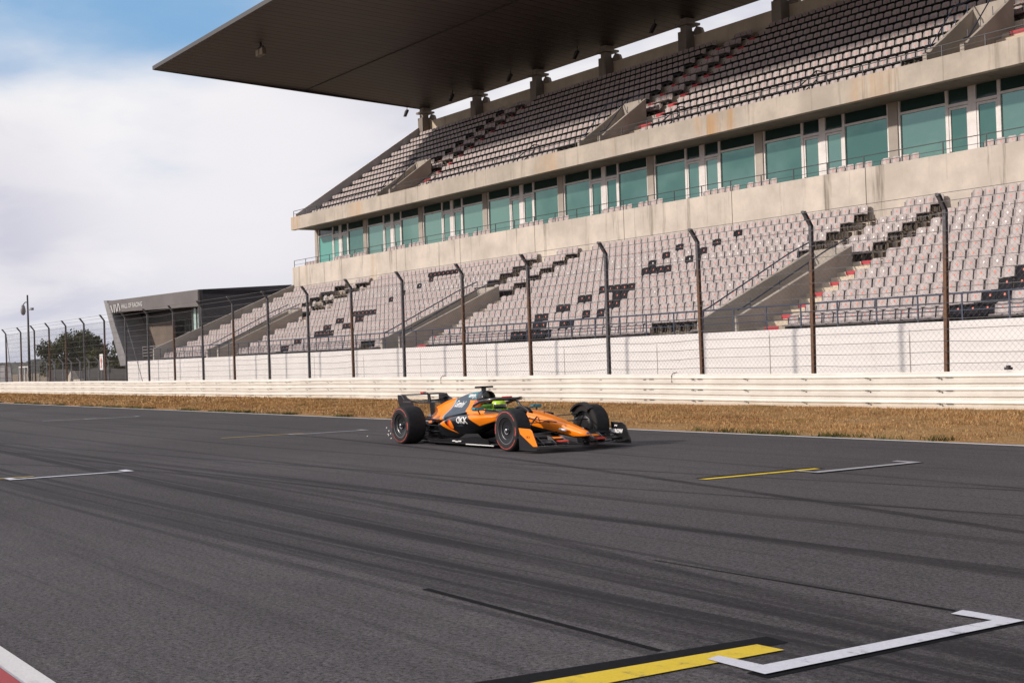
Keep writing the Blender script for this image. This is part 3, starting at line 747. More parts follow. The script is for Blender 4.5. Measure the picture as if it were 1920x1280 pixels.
proj=[(px((s[1],s[2]-.01,s[3]+.60))) for s in LOW]
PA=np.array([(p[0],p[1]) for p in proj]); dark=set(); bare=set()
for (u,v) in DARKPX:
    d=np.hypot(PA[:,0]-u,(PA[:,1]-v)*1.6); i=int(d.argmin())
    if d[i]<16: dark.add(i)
for (u,v) in [(639, 540), (634, 541), (644, 539), (617, 550), (612, 551), (623, 550), (656, 546), (664, 545), (595, 562), (591, 563), (600, 561), (638, 556), (632, 557), (643, 556), (615, 568), (609, 568), (620, 567), (593, 578), (589, 579), (598, 577), (568, 591), (683, 534), (678, 535), (687, 533), (678, 647), (686, 646), (693, 646), (699, 645), (1235, 613), (1251, 613), (1266, 612), (1282, 610), (1297, 609), (1307, 609)]:
    d=np.hypot(PA[:,0]-u,(PA[:,1]-v)*1.6); i=int(d.argmin())
    if d[i]<16: bare.add(i)
vis=[i for i,p in enumerate(proj) if -5<p[0]<1925 and -5<p[1]<1290 and i not in bare]
vis.sort(key=lambda i:proj[i][2]); near=vis[:300]; nearset=set(near)
ORD='zeroth first second third fourth fifth sixth seventh eighth ninth tenth eleventh twelfth thirteenth fourteenth fifteenth sixteenth seventeenth eighteenth nineteenth twentieth'.split()
def o_(n):
    if n<=20: return ORD[n]
    t=['','','twenty','thirty','forty'][n//10]
    return t+'-'+ORD[n%10] if n%10 else {20:'twentieth',30:'thirtieth',40:'fortieth'}[n]
def smesh(name,parts,mm):
    mb=MB(); seat_geo(mb,0,0,0,0,0,0,parts); o=mb.build(name,mm); me=o.data; bpy.data.objects.remove(o); return me
me_s={c:smesh('stadium_seat','s',M[c]) for c in('seat_grey','seat_dark')}; me_b=smesh('bracket','b',M['bracket_black']); me_t={c:smesh('number_tag','t',M[c]) for c in ('tag_orange','tag_white')}
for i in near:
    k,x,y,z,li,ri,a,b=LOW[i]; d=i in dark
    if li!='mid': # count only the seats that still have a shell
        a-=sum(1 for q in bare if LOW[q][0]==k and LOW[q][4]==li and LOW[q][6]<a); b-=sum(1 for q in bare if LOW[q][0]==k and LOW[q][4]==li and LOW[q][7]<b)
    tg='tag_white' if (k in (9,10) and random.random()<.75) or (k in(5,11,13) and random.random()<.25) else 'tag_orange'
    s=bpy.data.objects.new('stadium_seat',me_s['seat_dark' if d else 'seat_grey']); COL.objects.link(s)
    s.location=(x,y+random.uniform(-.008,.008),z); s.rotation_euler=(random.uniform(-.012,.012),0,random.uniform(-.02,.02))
    colr='black' if d else 'pale grey'; tw='orange' if tg=='tag_orange' else 'white'
    row='front row' if k==1 else ('top row' if k==13 else f'{o_(k)} row')
    nm_=lambda q: ['far','middle','near','nearest'][q]
    if li=='mid': pos=f'{o_(a)} behind {nm_(ri)} stairs'
    elif li is not None and (a<=b or li==2): pos=f'{o_(a)} right of {nm_(li)} stairs'
    else: pos=f'{o_(b)} left of {nm_(ri)} stairs'
    lab=f'{colr} seat with {tw} tag, {row} of lower tier, {pos}'
    tag(s,lab,'seat','plastic seats bolted to the grandstand terraces')
    for nm,me in (('bracket',me_b),('number_tag',me_t[tg])):
        c=bpy.data.objects.new(nm,me); COL.objects.link(c); c.parent=s
# the many remaining seats as one object
sm=MB()
for i,s in enumerate(LOW):
    if i in nearset or i in bare: continue
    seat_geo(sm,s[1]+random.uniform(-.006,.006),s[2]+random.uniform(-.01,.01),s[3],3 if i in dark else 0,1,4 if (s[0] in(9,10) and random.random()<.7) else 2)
ub=[]
us=sorted(UST)
for k in range(1,13):
    y=44.07+DYU*(k-1); z=TU(k)
    bl=[(XL+.3,us[0][0]-.05,0)]+[(b+1.80,(us[i+1][0] if i+1<len(us) else XE)-.05,1) for i,(a,b) in enumerate(us)]
    for x0,x1,al in bl:
        x1=min(x1,XE)
        if x0>XE-2: continue
        e=x1; n=int((e-x0)/PITCH)
        if k>=3 and x0<-50 and al==0: pass
        for j in range(n):
            xx=x0+(j+.5)*PITCH if al else e-(n-j-.5)*PITCH
            if k==1 and (-34.9<xx<-33 or -58.5<xx<-55.3): ub.append((xx,y,z)); continue
            seat_geo(sm,xx+random.uniform(-.006,.006),y,z,0,1,2,'UPPER')
    if k>=4:
        for a,b in us:
            if b>XE: continue
            for j in range(3): seat_geo(sm,a+1.0+(j+.5)*.47,y,z,0,1,2)
# one row behind the gallery parapet, gaps at the doors
for i in range(10):
    x0=-90.05+7.76*i
    for j in range(15):
        xx=x0+.45+j*PITCH
        if xx>XE or 2.3<xx-x0<5.2: continue
        seat_geo(sm,xx,43.42,8.52,0,1,2)
o=sm.build('distant_seats',[M['seat_grey'],M['bracket_black'],M['tag_orange'],M['seat_dark'],M['tag_white']],fix=False)
tag(o,'hundreds of pale grey plastic seats filling the upper tier and farther lower tier','seats',kind='stuff')
# bare brackets where shells are missing
bme=None; cnt=0
bl=[(LOW[i][1],LOW[i][2],LOW[i][3]) for i in sorted(bare,key=lambda i:proj[i][2])]
for i,(a,b) in enumerate(LST):
    if a<-70 or b>XE: continue
    for k in range(8,14):
        y=32.22+DY*(k-1)
        if k<13: bl+= [(a-.25,y,T(k)),(a-.72,y,T(k)),(b+.60,y,T(k)),(b+1.0,y,T(k))]
bracket=MB()
bracket.box(-.23,.23,-.19,-.165,.31,.335).box(-.04,.04,-.18,.04,.02,.30)
for q in (-.2,-.02,.16): bracket.box(q,q+.03,-.34,-.15,.345,.375).box(q,q+.03,-.17,-.14,.345,.56)
b0=bracket.build('bare_seat_bracket',M['bracket_brown'],gs)
def inframe(p):
    u,v,z=px(p); return -10<u<1930 and -10<v<1290
bl=[p for p in bl if inframe((p[0],p[1],p[2]+.4))]+[p for p in ub if inframe((p[0],p[1],p[2]+.4))]
first=True
rest=MB()
for n_,(x,y,z) in enumerate(bl):
    if n_>=100:
        rest.box(x-.22,x+.22,y-.20,y-.15,z+.30,z+.345).box(x-.2,x-.17,y-.34,y-.14,z+.345,z+.45).box(x+.1,x+.13,y-.34,y-.14,z+.345,z+.45); continue
    c=b0 if first else b0.copy()
    if not first: COL.objects.link(c); c.parent=gs
    c.location=(x-gs.location.x,y-gs.location.y,z-gs.location.z); first=False
if rest.v: tag(part(rest,'distant_bare_brackets',M['bracket_brown']),kind='stuff')
# red folded stools stored by the second stairwell
st=MB()
for k in range(2): st.box(-53.9+.0,-53.1,31.75,32.1,1.91+.22*k,2.08+.22*k)
st.box(-54.4,-54.0,31.7,32.0,1.92,2.12)
tag(st.build('crate',M['step_red'],bevel=.02),'red plastic crate on the lowest terrace beside the middle stairwell','crate')
# ------------------------------------------------------------------ racing car
ORANGE=(1.,.25,.004); BLACK=(.007,.007,.008); SLATE=(.035,.055,.078); TEAL=(.01,.17,.22)
def livery(base,layers,rough=.3,coat=.3,metal=0.):
    """paint with crisp colour fields given as polygons of the (x,z) side view"""
    def f(n,b):
        o=n.obj(); x,y,z=n.xyz(o); col=None
        col=(*base,1)
        for l in layers:
            if l[0]=='poly': mk=n.poly(x,z,l[1])
            elif l[0]=='circle':
                d=n.m('SQRT',n.m('ADD',n.m('POWER',n.m('SUBTRACT',x,l[1][0]),2),n.m('POWER',n.m('SUBTRACT',z,l[1][1]),2))); mk=n.ss(d,l[1][2]+.003,l[1][2]-.003)
            elif l[0]=='top': # seen from above (x,y)
                mk=n.m('MULTIPLY',n.poly(x,n.m('ABSOLUTE',y),l[1]),n.ss(z,l[3],l[3]+.008))
            elif l[0]=='side': mk=n.m('MULTIPLY',n.poly(x,z,l[1]),n.ss(n.m('ABSOLUTE',y),l[3],l[3]+.006))
            col=n.mix(mk,col,(*l[2],1))
        if metal: return {'Base Color':col,'Metallic':metal}
        return {'Base Color':col}
    return mat('livery_paint',rough=rough,coat=coat,fn=f)
cm={}
cm['carbon']=mat('carbon',rough=.42,fn=speck((.012,.012,.014),.25,40),spec=.35)
cm['gloss']=mat('gloss_black',(.010,.010,.012),.22,coat=.5)
cm['orange']=mat('orange_paint',ORANGE,.32,coat=.2)
cm['slate']=mat('slate_paint',SLATE,.3,.2,coat=.4)
cm['teal']=mat('teal_paint',TEAL,.28,coat=.5)
cm['blue']=mat('blue_paint',(.005,.16,.45),.3,coat=.4)
cm['white']=mat('white_lettering',(.75,.75,.75),.5)
cm['red']=mat('red_paint',(.60,.03,.01),.35)
def f_tread(n,b):
    p=n.obj(); a=n.noise(p,16,4,.6)
    return {'Base Color':n.mix(n.ss(a,.3,.7),(.014,.013,.014),(.024,.022,.023))}
cm['rubber']=mat('tyre_rubber',rough=.75,fn=f_tread,spec=.3)
cm['rim']=mat('rim_black',(.020,.020,.023),.28,.4)
cm['rim_edge']=mat('rim_edge',(.22,.22,.23),.3,.9)
cm['tyre_red']=mat('tyre_red',rough=.7,fn=speck((.36,.055,.045),.35,30))
cm['metal']=mat('bare_metal',(.45,.45,.47),.3,.9)
cm['helmet']=mat('helmet_lime',rough=.2,coat=.7,fn=lambda n,b:{'Base Color':n.mix(n.ss(n.noise(n.obj(),9,2),.50,.56),(.42,.72,.02),(.62,.80,.01))})
cm['visor']=mat('visor',(.01,.01,.012),.06,coat=1.)
cm['suit']=mat('race_suit',rough=.8,fn=speck((.10,.24,.03),.2,20))
cm['glove']=mat('glove',(.02,.02,.022),.8)
cm['steel_light']=mat('rain_light',(.25,.01,.01),.3)
CX,CY=-21.9,13.46
car=empty('racing_car',(CX,CY,0)); tag(car,'low open wheel racing car in orange, black and slate running along the straight','racing car')
def cp(mb,name,m,parent=None,**k): return mb.build(name,m,parent or car,**k)

# --- nose and monocoque (one tub with the cockpit opening)
def tub_ring(x,zt,w,zb,open_=0,rim=.0):
    # points from top centre round the right side to bottom centre; mirrored
    if open_: half=[(0,zt-.34),(w*.66,zt-.34),(w*.72,zt+rim-.005),(w*.86,zt+rim),(w,zt-.06),(w*.98,(zt+zb)/2),(w*.8,zb+.02),(0,zb)]
    else: half=[(0,zt),(w*.45,zt-.003),(w*.72,zt-.012),(w*.90,zt-.035),(w,zt-.085 if zt-zb>.2 else zt-.04),(w*.97,(zt+zb)/2),(w*.72,zb+.012),(0,zb)]
    pts=half+[(-a,b) for a,b in half[-2:0:-1]]
    return [(x,a,b) for a,b in pts]
S=[(4.60,.275,.035,.225,0,0),(4.56,.315,.075,.195,0,0),(4.46,.345,.10,.18,0,0),(4.2,.408,.125,.20,0,0),(3.9,.480,.155,.235,0,0),(3.6,.545,.185,.265,0,0),(3.3,.600,.215,.28,0,0),
   (3.0,.640,.245,.28,0,0),(2.80,.655,.275,.26,0,0),(2.68,.655,.30,.24,0,0),(2.62,.650,.32,.22,1,.0),(2.3,.640,.345,.16,1,.012),(2.0,.640,.36,.12,1,.03),(1.78,.650,.365,.1,1,.045),(1.72,.67,.365,.1,0,0),(1.4,.68,.36,.1,0,0),(1.2,.64,.34,.1,0,0)]
tub=MB().loft([tub_ring(*s) for s in S])
for v in tub.v: pass
tubm=livery(BLACK,[('poly',[(4.75,.25),(4.75,.8),(2.72,.8),(2.72,.53),(2.95,.44),(3.35,.375),(3.9,.27),(4.3,.225)],ORANGE),
   ('poly',[(2.74,.75),(2.2,.75),(2.2,.60),(2.74,.57)],(.012,.012,.013)),
   ('poly',[(1.86,.80),(1.30,.80),(1.40,.565),(1.92,.565),(1.98,.62)],ORANGE)],.3)
cp(tub,'monocoque',tubm,sub=2,smooth=True)
# dark detailing on the nose: camera pods, panel seam, tip
cp(MB().tube([(4.05,-.19,.345),(4.22,-.185,.335)],.022,8).tube([(4.05,.19,.345),(4.22,.185,.335)],.022,8),'camera_pod',cm['white'],smooth=True)
cp(MB().tube([(3.36,0,.585),(3.36,0,.71)],.006,5).tube([(3.36,0,.71),(3.42,0,.71)],.007,5),'pitot_tube',cm['gloss'])

# --- engine cover with roll hoop
def cover_ring(x,zt,wt,zm,wm,zb,wb):
    half=[(0,zt),(wt*.7,zt-.012),(wt,zt-.06),(wt*.5+wm*.5-.03,zm+(zt-zm)*.38),(wm,zm),(wb,(zm+zb)/2),(wb*1.0,zb+.02),(wb*.8,zb)]
    pts=half+[(-a,b) for a,b in half[:0:-1]]
    return [(x,a,b) for a,b in pts]
EC=[(1.52,.955,.115,.76,.15,.60,.30),(1.45,.972,.13,.72,.19,.58,.34),(1.3,.972,.12,.70,.25,.55,.38),(1.05,.950,.075,.66,.29,.50,.42),(.8,.902,.05,.62,.29,.46,.42),(.55,.835,.035,.58,.26,.42,.38),
    (.3,.775,.028,.54,.22,.38,.33),(.1,.725,.026,.50,.185,.36,.27),(-.12,.655,.03,.46,.15,.34,.22),(-.30,.565,.045,.43,.12,.33,.17),(-.42,.485,.05,.41,.09,.33,.11),(-.46,.45,.03,.40,.05,.34,.06)]
ecm=livery(SLATE,[
   ('poly',[(.46,1.0),(.60,.38),(.60,.20),(-.8,.2),(-.8,1.0)],ORANGE),
   ('poly',[(.46,1.0),(.60,.38),(.66,.38),(.52,1.0)],(.10,.36,.55)),
   ('poly',[(.95,1.02),(1.05,.86),(1.60,.83),(1.60,1.02)],TEAL),
   ('poly',[(1.22,.815),(1.6,.80),(1.6,.56),(1.40,.57)],ORANGE),
   ('circle',(1.42,.775,.035),(.75,.05,.01))],.42,.12,metal=.0)
ec=cp(MB().loft([cover_ring(*e) for e in EC]),'engine_cover',ecm,sub=2,smooth=True)
# roll hoop intake: black mouth
ia=MB()
rg=lambda x,ry,rz,zc:[(x,ry*math.cos(t),zc+rz*math.sin(t)) for t in [i*math.pi/8 for i in range(16)]]
ia.add(rg(1.56,.12,.12,.84),[tuple(range(16))]); ia.loft([rg(1.44,.155,.155,.838),rg(1.60,.148,.150,.842),rg(1.66,.130,.135,.845),rg(1.60,.108,.112,.845),rg(1.46,.09,.09,.84)])
cp(ia,'air_intake',cm['gloss'],smooth=True)
cp(MB().box(1.40,1.52,-.018,.018,.96,1.045).prism([(1.37,1.035),(1.57,1.04),(1.56,1.075),(1.38,1.07)],'y',-.15,.15),'camera_housing',cm['gloss'],bevel=.008)
cp(MB().tube([(1.6,.0,.80),(1.82,.02,.805)],.016,6),'microphone_boom',cm['gloss'])
# shark fin at the rear of the cover
cp(MB().prism([(.55,.80),(.1,.70),(-.3,.53),(-.40,.545),(-.25,.66),(.15,.78),(.5,.85)],'y',-.006,.006),'fin',cm['orange'])

# --- side pods
def pod_ring(x,y0,y1,z0,z1,u,side):
    h=z1-z0
    p=[(y0,z0),(y1-u-.06,z0),(y1-u*.9,z0+.10*h),(y1-u*.45,z0+.38*h),(y1-.008,z0+.66*h),(y1,z0+.82*h),(y1-.03,z1-.02),(y1-.10,z1),(y0+.05,z1+.012),(y0,z1+.012)]
    return [(x,side*a,b) for a,b in p]
PD=[(2.84,.34,.60,.49,.585,.02),(2.74,.32,.69,.45,.590,.04),(2.45,.30,.73,.36,.595,.10),(2.1,.28,.74,.24,.59,.18),(1.7,.26,.735,.14,.575,.22),(1.3,.24,.70,.10,.535,.20),(.95,.2,.62,.10,.475,.15),(.6,.16,.50,.11,.405,.1),(.3,.12,.36,.12,.35,.06),(.05,.10,.24,.13,.31,.04)]
podm=livery((.008,.008,.010),[
   ('top',[(.0,.0),(2.0,.0),(2.0,.50),(1.75,.70),(.9,.62),(.5,.45),(0,.26)],SLATE,.36),
   ('side',[(1.90,.605),(2.74,.605),(2.86,.50),(2.28,.385)],ORANGE,.30),
   ('side',[(.66,.40),(.80,.475),(.95,.47),(1.46,.225)],ORANGE,.2),
   ('side',[(.93,.50),(1.12,.50),(1.62,.22),(1.48,.22)],(.008,.008,.010),.2),
   ('circle',(1.30,.385,.092),(.80,.035,.004)),
   ('poly',[(1.302,.45),(1.40,.45),(1.40,.30),(1.302,.30)],(.008,.008,.010)),
   ('circle',(1.345,.385,.076),(.95,.24,.01))],.3)
for sd in (-1,1):
    cp(MB().loft([pod_ring(*p,sd) for p in PD]),'sidepod',podm,sub=2,smooth=True)
    cp(MB().add([(2.835,sd*.36,.50),(2.835,sd*.58,.50),(2.835,sd*.58,.575),(2.835,sd*.36,.575)],[(0,1,2,3)]).box(2.70,2.845,min(sd*.36,sd*.585),max(sd*.36,sd*.585),.505,.572),'inlet',cm['carbon'])

# --- floor
fl=MB()
outl=[(2.95,.42),(2.98,.62),(2.80,.74),(2.4,.79),(1.6,.80),(.75,.80),(.50,.70),(.42,.55),(-.1,.52),(-.45,.45)]
poly=[(x,-y) for x,y in outl]+[(x,y) for x,y in outl[::-1]]
fl.prism(poly,'z',.055,.085)
fl.prism([(2.9,-.1),(2.9,.1),(-.2,.16),(-.2,-.16)],'z',.034,.054)
cp(fl,'floor',cm['carbon'],bevel=.004)
for sd in (-1,1):
    e=MB()
    e.loft([[(x,sd*(y+.0),z),(x,sd*(y+.012),z),(x,sd*(y+.03),z+h),(x,sd*(y+.018),z+h)] for x,y,z,h in ((2.75,.76,.06,.10),(2.4,.79,.07,.14),(1.9,.79,.08,.09),(1.3,.80,.08,.05),(.8,.80,.075,.05))])
    cp(e,'floor_edge_wing',cm['gloss'])
    for q,(xx,yy) in enumerate(((2.93,.46),(2.94,.56),(2.90,.66))):
        cp(MB().prism([(xx+.02,.06),(xx-.55,.06),(xx-.5,.15),(xx-.05,.27-.03*q)],'y',min(sd*yy,sd*(yy+.012)),max(sd*yy,sd*(yy+.012))),'floor_fence',cm['gloss'])
    cp(MB().prism([(2.55,.10),(1.55,.10),(1.9,.235),(2.3,.25)],'y',min(sd*.70,sd*.708),max(sd*.70,sd*.708)),'bargeboard',cm['carbon'])
    # bright metal rub strip on the floor edge
    cp(MB().box(2.05,2.95,min(sd*.803,sd*.815),max(sd*.803,sd*.815),.055,.07).prism([(1.62,.10),(1.72,.10),(1.74,.12),(1.64,.12)],'y',min(sd*.828,sd*.836),max(sd*.828,sd*.836)).prism([(1.72,.09),(1.82,.09),(1.84,.11),(1.74,.11)],'y',min(sd*.828,sd*.836),max(sd*.828,sd*.836)).prism([(1.82,.10),(1.92,.10),(1.94,.12),(1.84,.12)],'y',min(sd*.828,sd*.836),max(sd*.828,sd*.836)),'edge_marking',cm['white'])
# diffuser
df=MB()
df.loft([[(.2,-.5,.05),(.2,.5,.05),(.2,.5,.07),(.2,-.5,.07)],[(-.25,-.5,.12),(-.25,.5,.12),(-.25,.5,.14),(-.25,-.5,.14)],[(-.55,-.5,.29),(-.55,.5,.29),(-.55,.5,.31),(-.55,-.5,.31)]])
for y in (-.5,-.25,.25,.5): df.prism([(.2,.045),(-.55,.10),(-.55,.3),(.2,.07)],'y',y-.005,y+.005)
cp(df,'diffuser',cm['carbon'])
cp(MB().box(-.72,-.45,-.06,.06,.26,.36),'crash_structure',cm['carbon'],bevel=.01)
cp(MB().box(-.735,-.715,-.05,.05,.28,.34),'rain_light',cm['steel_light'])
cp(MB().tube([(-.36,0,.47),(-.52,0,.47)],.045,12),'exhaust',cm['metal'],smooth=True)
cp(MB().box(-.12,.22,-.30,-.12,.415,.445).box(-.12,.22,.12,.30,.415,.445),'rear_deck',cm['blue'],bevel=.01)

# --- wheels
def wheel(x,side,width):
    w=empty('wheel',(x,side*(1.0-width/2),.36),car)
    h=width/2; s=side
    rt_=.36
    tyre=MB().lathe([(.232,s*h*.93),(.240,s*h*.985),(.262,s*h*1.0),(.300,s*h*.995),(.330,s*h*.965),(.349,s*h*.88),(.358,s*h*.72),(.360,0),(.358,-s*h*.72),(.349,-s*h*.88),(.330,-s*h*.965),(.262,-s*h),(.232,-s*h*.93)],72,'y')
    tyre.build('tyre',cm['rubber'],w,smooth=True)
    for a0,a1 in ((.55,2.65),(3.7,5.8)):
        MB().lathe([(.305,s*(h*.993+.0025)),(.321,s*(h*.979+.0025))],40,'y',a0=a0,a1=a1).build('tyre_band',cm['tyre_red'],w,fix=False)
    for a0,a1 in ((2.8,3.35),(6.0,6.5)):
        MB().lathe([(.286,s*(h*.999+.0025)),(.312,s*(h*.985+.0025))],10,'y',a0=a0,a1=a1).build('tyre_marking',cm['tyre_red'],w,fix=False)
    rm=MB().lathe([(.234,s*h*.90),(.236,s*h*.965),(.226,s*h*.955),(.214,s*h*.86),(.150,s*h*.80),(.145,s*h*.74),(.085,s*h*.72),(.075,s*h*.80),(.0005,s*h*.80)],64,'y',ms=[1,1,0,0,0,0,0,0])
    rm.build('rim',[cm['rim'],cm['rim_edge']],w,smooth=False,auto=30)
    MB().lathe([(.150,s*(h*.80+.003)),(.158,s*(h*.815+.003))],48,'y',a0=2.6,a1=4.6).build('rim_line',cm['rim_edge'],w,fix=False)
    MB().lathe([(.030,s*h*.80),(.030,s*h*.93),(.024,s*h*.96),(.0005,s*h*.96)],16,'y').lathe([(.058,s*(h*.80+.003)),(.068,s*(h*.81+.003))],24,'y',a0=3.2,a1=5.4).build('wheel_nut',cm['metal'],w,smooth=True)
    MB().lathe([(.225,-s*h*.2),(.225,-s*h*.95),(.10,-s*h*1.0),(.0005,-s*h*1.0)],40,'y').build('brake_drum',cm['carbon'],w,smooth=True)
    return w
for sd in (-1,1):
    wheel(0,sd,.405); wheel(3.6,sd,.305)
    # winglet arching over the inner shoulder of each front tyre
    f=MB(); ring=[]
    for t in np.linspace(R(48),R(140),14):
        rr=.372+.008*math.sin(t*2)
        c,s_=math.cos(t),math.sin(t); tt=(t-R(48))/R(92)
        ring.append([(3.6+rr*c,sd*.60,.36+rr*s_-.01),(3.6+(rr+.022)*c,sd*.60,.36+(rr+.022)*s_),(3.6+(rr+.035)*c,sd*.685,.36+(rr+.035)*s_),(3.6+(rr+.012)*c,sd*.69,.36+(rr+.012)*s_)])
    f.loft(ring)
    f.loft([[(3.6+q*math.cos(t),sd*.655,.36+q*math.sin(t)) for q in (.25,.378)]+[(3.6+q*math.cos(t),sd*.667,.36+q*math.sin(t)) for q in (.378,.25)] for t in np.linspace(R(60),R(150),14)])
    cp(f,'wheel_winglet',cm['carbon'],auto=40)
# --- suspension
for sd in (-1,1):
    a=MB(); 
    for p,q in (((3.20,.22,.53),(3.58,.66,.56)),((3.95,.17,.46),(3.62,.66,.56)),((3.05,.24,.36),(3.56,.66,.26)),((3.95,.17,.30),(3.62,.66,.26)),((3.42,.2,.55),(3.60,.66,.24)),((3.72,.17,.46),(3.75,.66,.47))):
        a.tube([(p[0],sd*p[1],p[2]),(q[0],sd*q[1],q[2])],.019,8,flat=.5)
    cp(a,'front_suspension',cm['gloss'],smooth=True)
    a=MB()
    for p,q in (((.62,.34,.42),(.04,.62,.50)),((-.22,.14,.46),(-.04,.62,.50)),((.72,.36,.22),(.03,.62,.24)),((-.28,.14,.22),(-.05,.62,.24)),((.15,.2,.42),(.02,.62,.26)),((.45,.3,.33),(.12,.62,.34))):
        a.tube([(p[0],sd*p[1],p[2]),(q[0],sd*q[1],q[2])],.018,8,flat=.6)
    a.tube([(0,sd*.15,.33),(0,sd*.62,.35)],.03,10)
    cp(a,'rear_suspension',cm['gloss'],smooth=True)
    d=MB().prism([(.20,.22),(.24,.40),(.10,.52),(-.12,.52),(-.2,.3),(-.1,.12),(.1,.10)],'y',min(sd*.56,sd*.60),max(sd*.56,sd*.60))
    for q in range(5): d.box(.05,.24,min(sd*.50,sd*.56),max(sd*.50,sd*.56),.12+.06*q,.13+.06*q)
    cp(d,'brake_duct',cm['carbon'],bevel=.006)

# --- front wing
def wing_el(name,stations,th,m):
    mb=MB(); rings=[]
    for y,xl,zl,xt,zt in stations:
        xm=(xl+xt)/2; zm=(zl+zt)/2-.012
        rings.append([(xl,y,zl),(xm,y,zm-th*.6),(xt,y,zt-th*.3),(xt,y,zt+th*.3),(xm,y,zm+th*.9),(xl-.004,y,zl+th*.7)])
    mb.loft(rings); return cp(mb,name,m,auto=50)
Y=[-.985,-.8,-.6,-.4,-.2,0,.2,.4,.6,.8,.985]
def LE(y,c,sw): return c-sw*abs(y)**1.3
wing_el('wing_plane',[(y,LE(y,4.67,.22),.105-.028*(1-min(1,abs(y)/.35))**1,LE(y,4.50,.23),.118) for y in Y],.016,cm['gloss'])
for c,z0,z1,sw,inn,m in ((4.485,.135,.165,.23,.17,'carbon'),(4.325,.178,.215,.22,.17,'gloss'),(4.19,.225,.285,.20,.17,'carbon')):
    for sd in (-1,1):
        st=[]
        for y in (.17,.3,.45,.6,.75,.9,.985):
            fade=.35+.65*min(1,(y-.1)/.45)
            st.append((sd*y,LE(y,c,sw),.12+(z0-.12)*fade+.01,LE(y,c-.15,sw),.12+(z1-.12)*fade+.012))
        wing_el('wing_flap',st,.014,cm[m])
# coloured sponsor strips and winglet brackets on the near flaps
for sd in (-1,1):
    cp(MB().prism([(4.37,.176),(4.46,.160),(4.46,.169),(4.37,.186)],'y',min(sd*.30,sd*.50),max(sd*.30,sd*.50)),'flap_strip',cm['red'])
    cp(MB().prism([(4.20,.226),(4.29,.208),(4.29,.217),(4.20,.236)],'y',min(sd*.28,sd*.48),max(sd*.28,sd*.48)),'flap_strip',cm['orange'])
    for y in (.3,.52,.74):
        cp(MB().prism([(4.50-.2*y**1.3,.13),(4.30-.2*y**1.3,.14),(4.22-.2*y**1.3,.26),(4.3-.2*y**1.3,.25)],'y',min(sd*y,sd*(y+.01)),max(sd*y,sd*(y+.01))),'flap_bracket',cm['metal'] if y<.6 else cm['gloss'])
epm=livery((.009,.009,.011),[('poly',[(3.99,.43),(4.36,.43),(4.53,.12),(4.40,.115),(4.03,.315)],ORANGE)],.3)
eb=mat('endplate_black',rough=.3,coat=.4,fn=speck((.010,.010,.012),.2,30))
for sd in (-1,1):
    P_=[(3.98,.41),(4.31,.40),(4.37,.37),(4.50,.14),(4.52,.085),(4.50,.05),(4.0,.05)]
    e=cp(MB().prism(P_,'y',min(sd*.985,sd*1.0),max(sd*.985,sd*1.0)),'wing_endplate',epm if sd<0 else eb,bevel=.004)
    cp(MB().loft([[(x,sd*.93,.052),(x,sd*1.03,.048),(x,sd*1.03,.056),(x,sd*.93,.060)] for x in (4.02,4.3,4.5)]),'endplate_foot',cm['gloss'])
# nose pylons / blue nose tip mark
cp(MB().prism([(4.55,.12),(4.40,.12),(4.36,.26),(4.50,.24)],'y',-.075,-.063).prism([(4.55,.12),(4.40,.12),(4.36,.26),(4.50,.24)],'y',.063,.075),'nose_pylon',cm['gloss'])
cp(MB().box(4.56,4.60,-.03,.03,.275,.292),'nose_mark',cm['blue'],bevel=.004)

# --- rear wing
for sd in (-1,1):
    P_=[(-.95,.915),(-.64,.915),(-.56,.86),(-.36,.795),(-.33,.70),(-.36,.54),(-.80,.54),(-.86,.66),(-.94,.78)]
    cp(MB().prism(P_,'y',min(sd*.474,sd*.486),max(sd*.474,sd*.486)),'rear_endplate',cm['gloss'],bevel=.004)
    cp(MB().box(-.72,-.42,min(sd*.4865,sd*.492),max(sd*.4865,sd*.492),.775,.790).prism([(-.80,.905),(-.76,.905),(-.66,.82),(-.70,.82)],'y',min(sd*.4865,sd*.490),max(sd*.4865,sd*.490)),'endplate_trim',cm['rim_edge'])
def rw(name,ys,xl,zl,xt,zt,th,dip,m):
    rings=[]
    for y in ys:
        d=dip*(1-(abs(y)/.474)**4)
        rings.append([(xl,y,zl-d),((xl+xt)/2,y,(zl+zt)/2-th*.9-d),(xt,y,zt-d),((xl+xt)/2,y,(zl+zt)/2+th*.2-d),(xl-.01,y,zl+th*.5-d)])
    cp(MB().loft(rings),name,m,auto=50)
ys=np.linspace(-.474,.474,13)
rw('rear_wing_plane',ys,-.34,.785,-.66,.845,.035,.045,cm['gloss'])
rw('drs_flap',ys,-.62,.905,-.86,.930,.014,.006,cm['gloss'])
cp(MB().prism([(-.56,.93),(-.70,.955),(-.84,.95),(-.80,.905),(-.62,.90)],'y',-.03,.03),'drs_pod',cm['gloss'],bevel=.01)
cp(MB().box(-.83,-.70,-.034,.034,.93,.962),'drs_pod_cap',cm['red'],bevel=.01)
cp(MB().prism([(-.50,.90),(-.58,.93),(-.56,.76),(-.46,.74)],'y',-.014,.014).prism([(-.34,.74),(-.50,.76),(-.44,.36),(-.30,.36)],'y',-.016,.016),'rear_wing_pylon',cm['gloss'])
rw('beam_wing',ys,-.40,.42,-.58,.47,.02,.0,cm['carbon'])

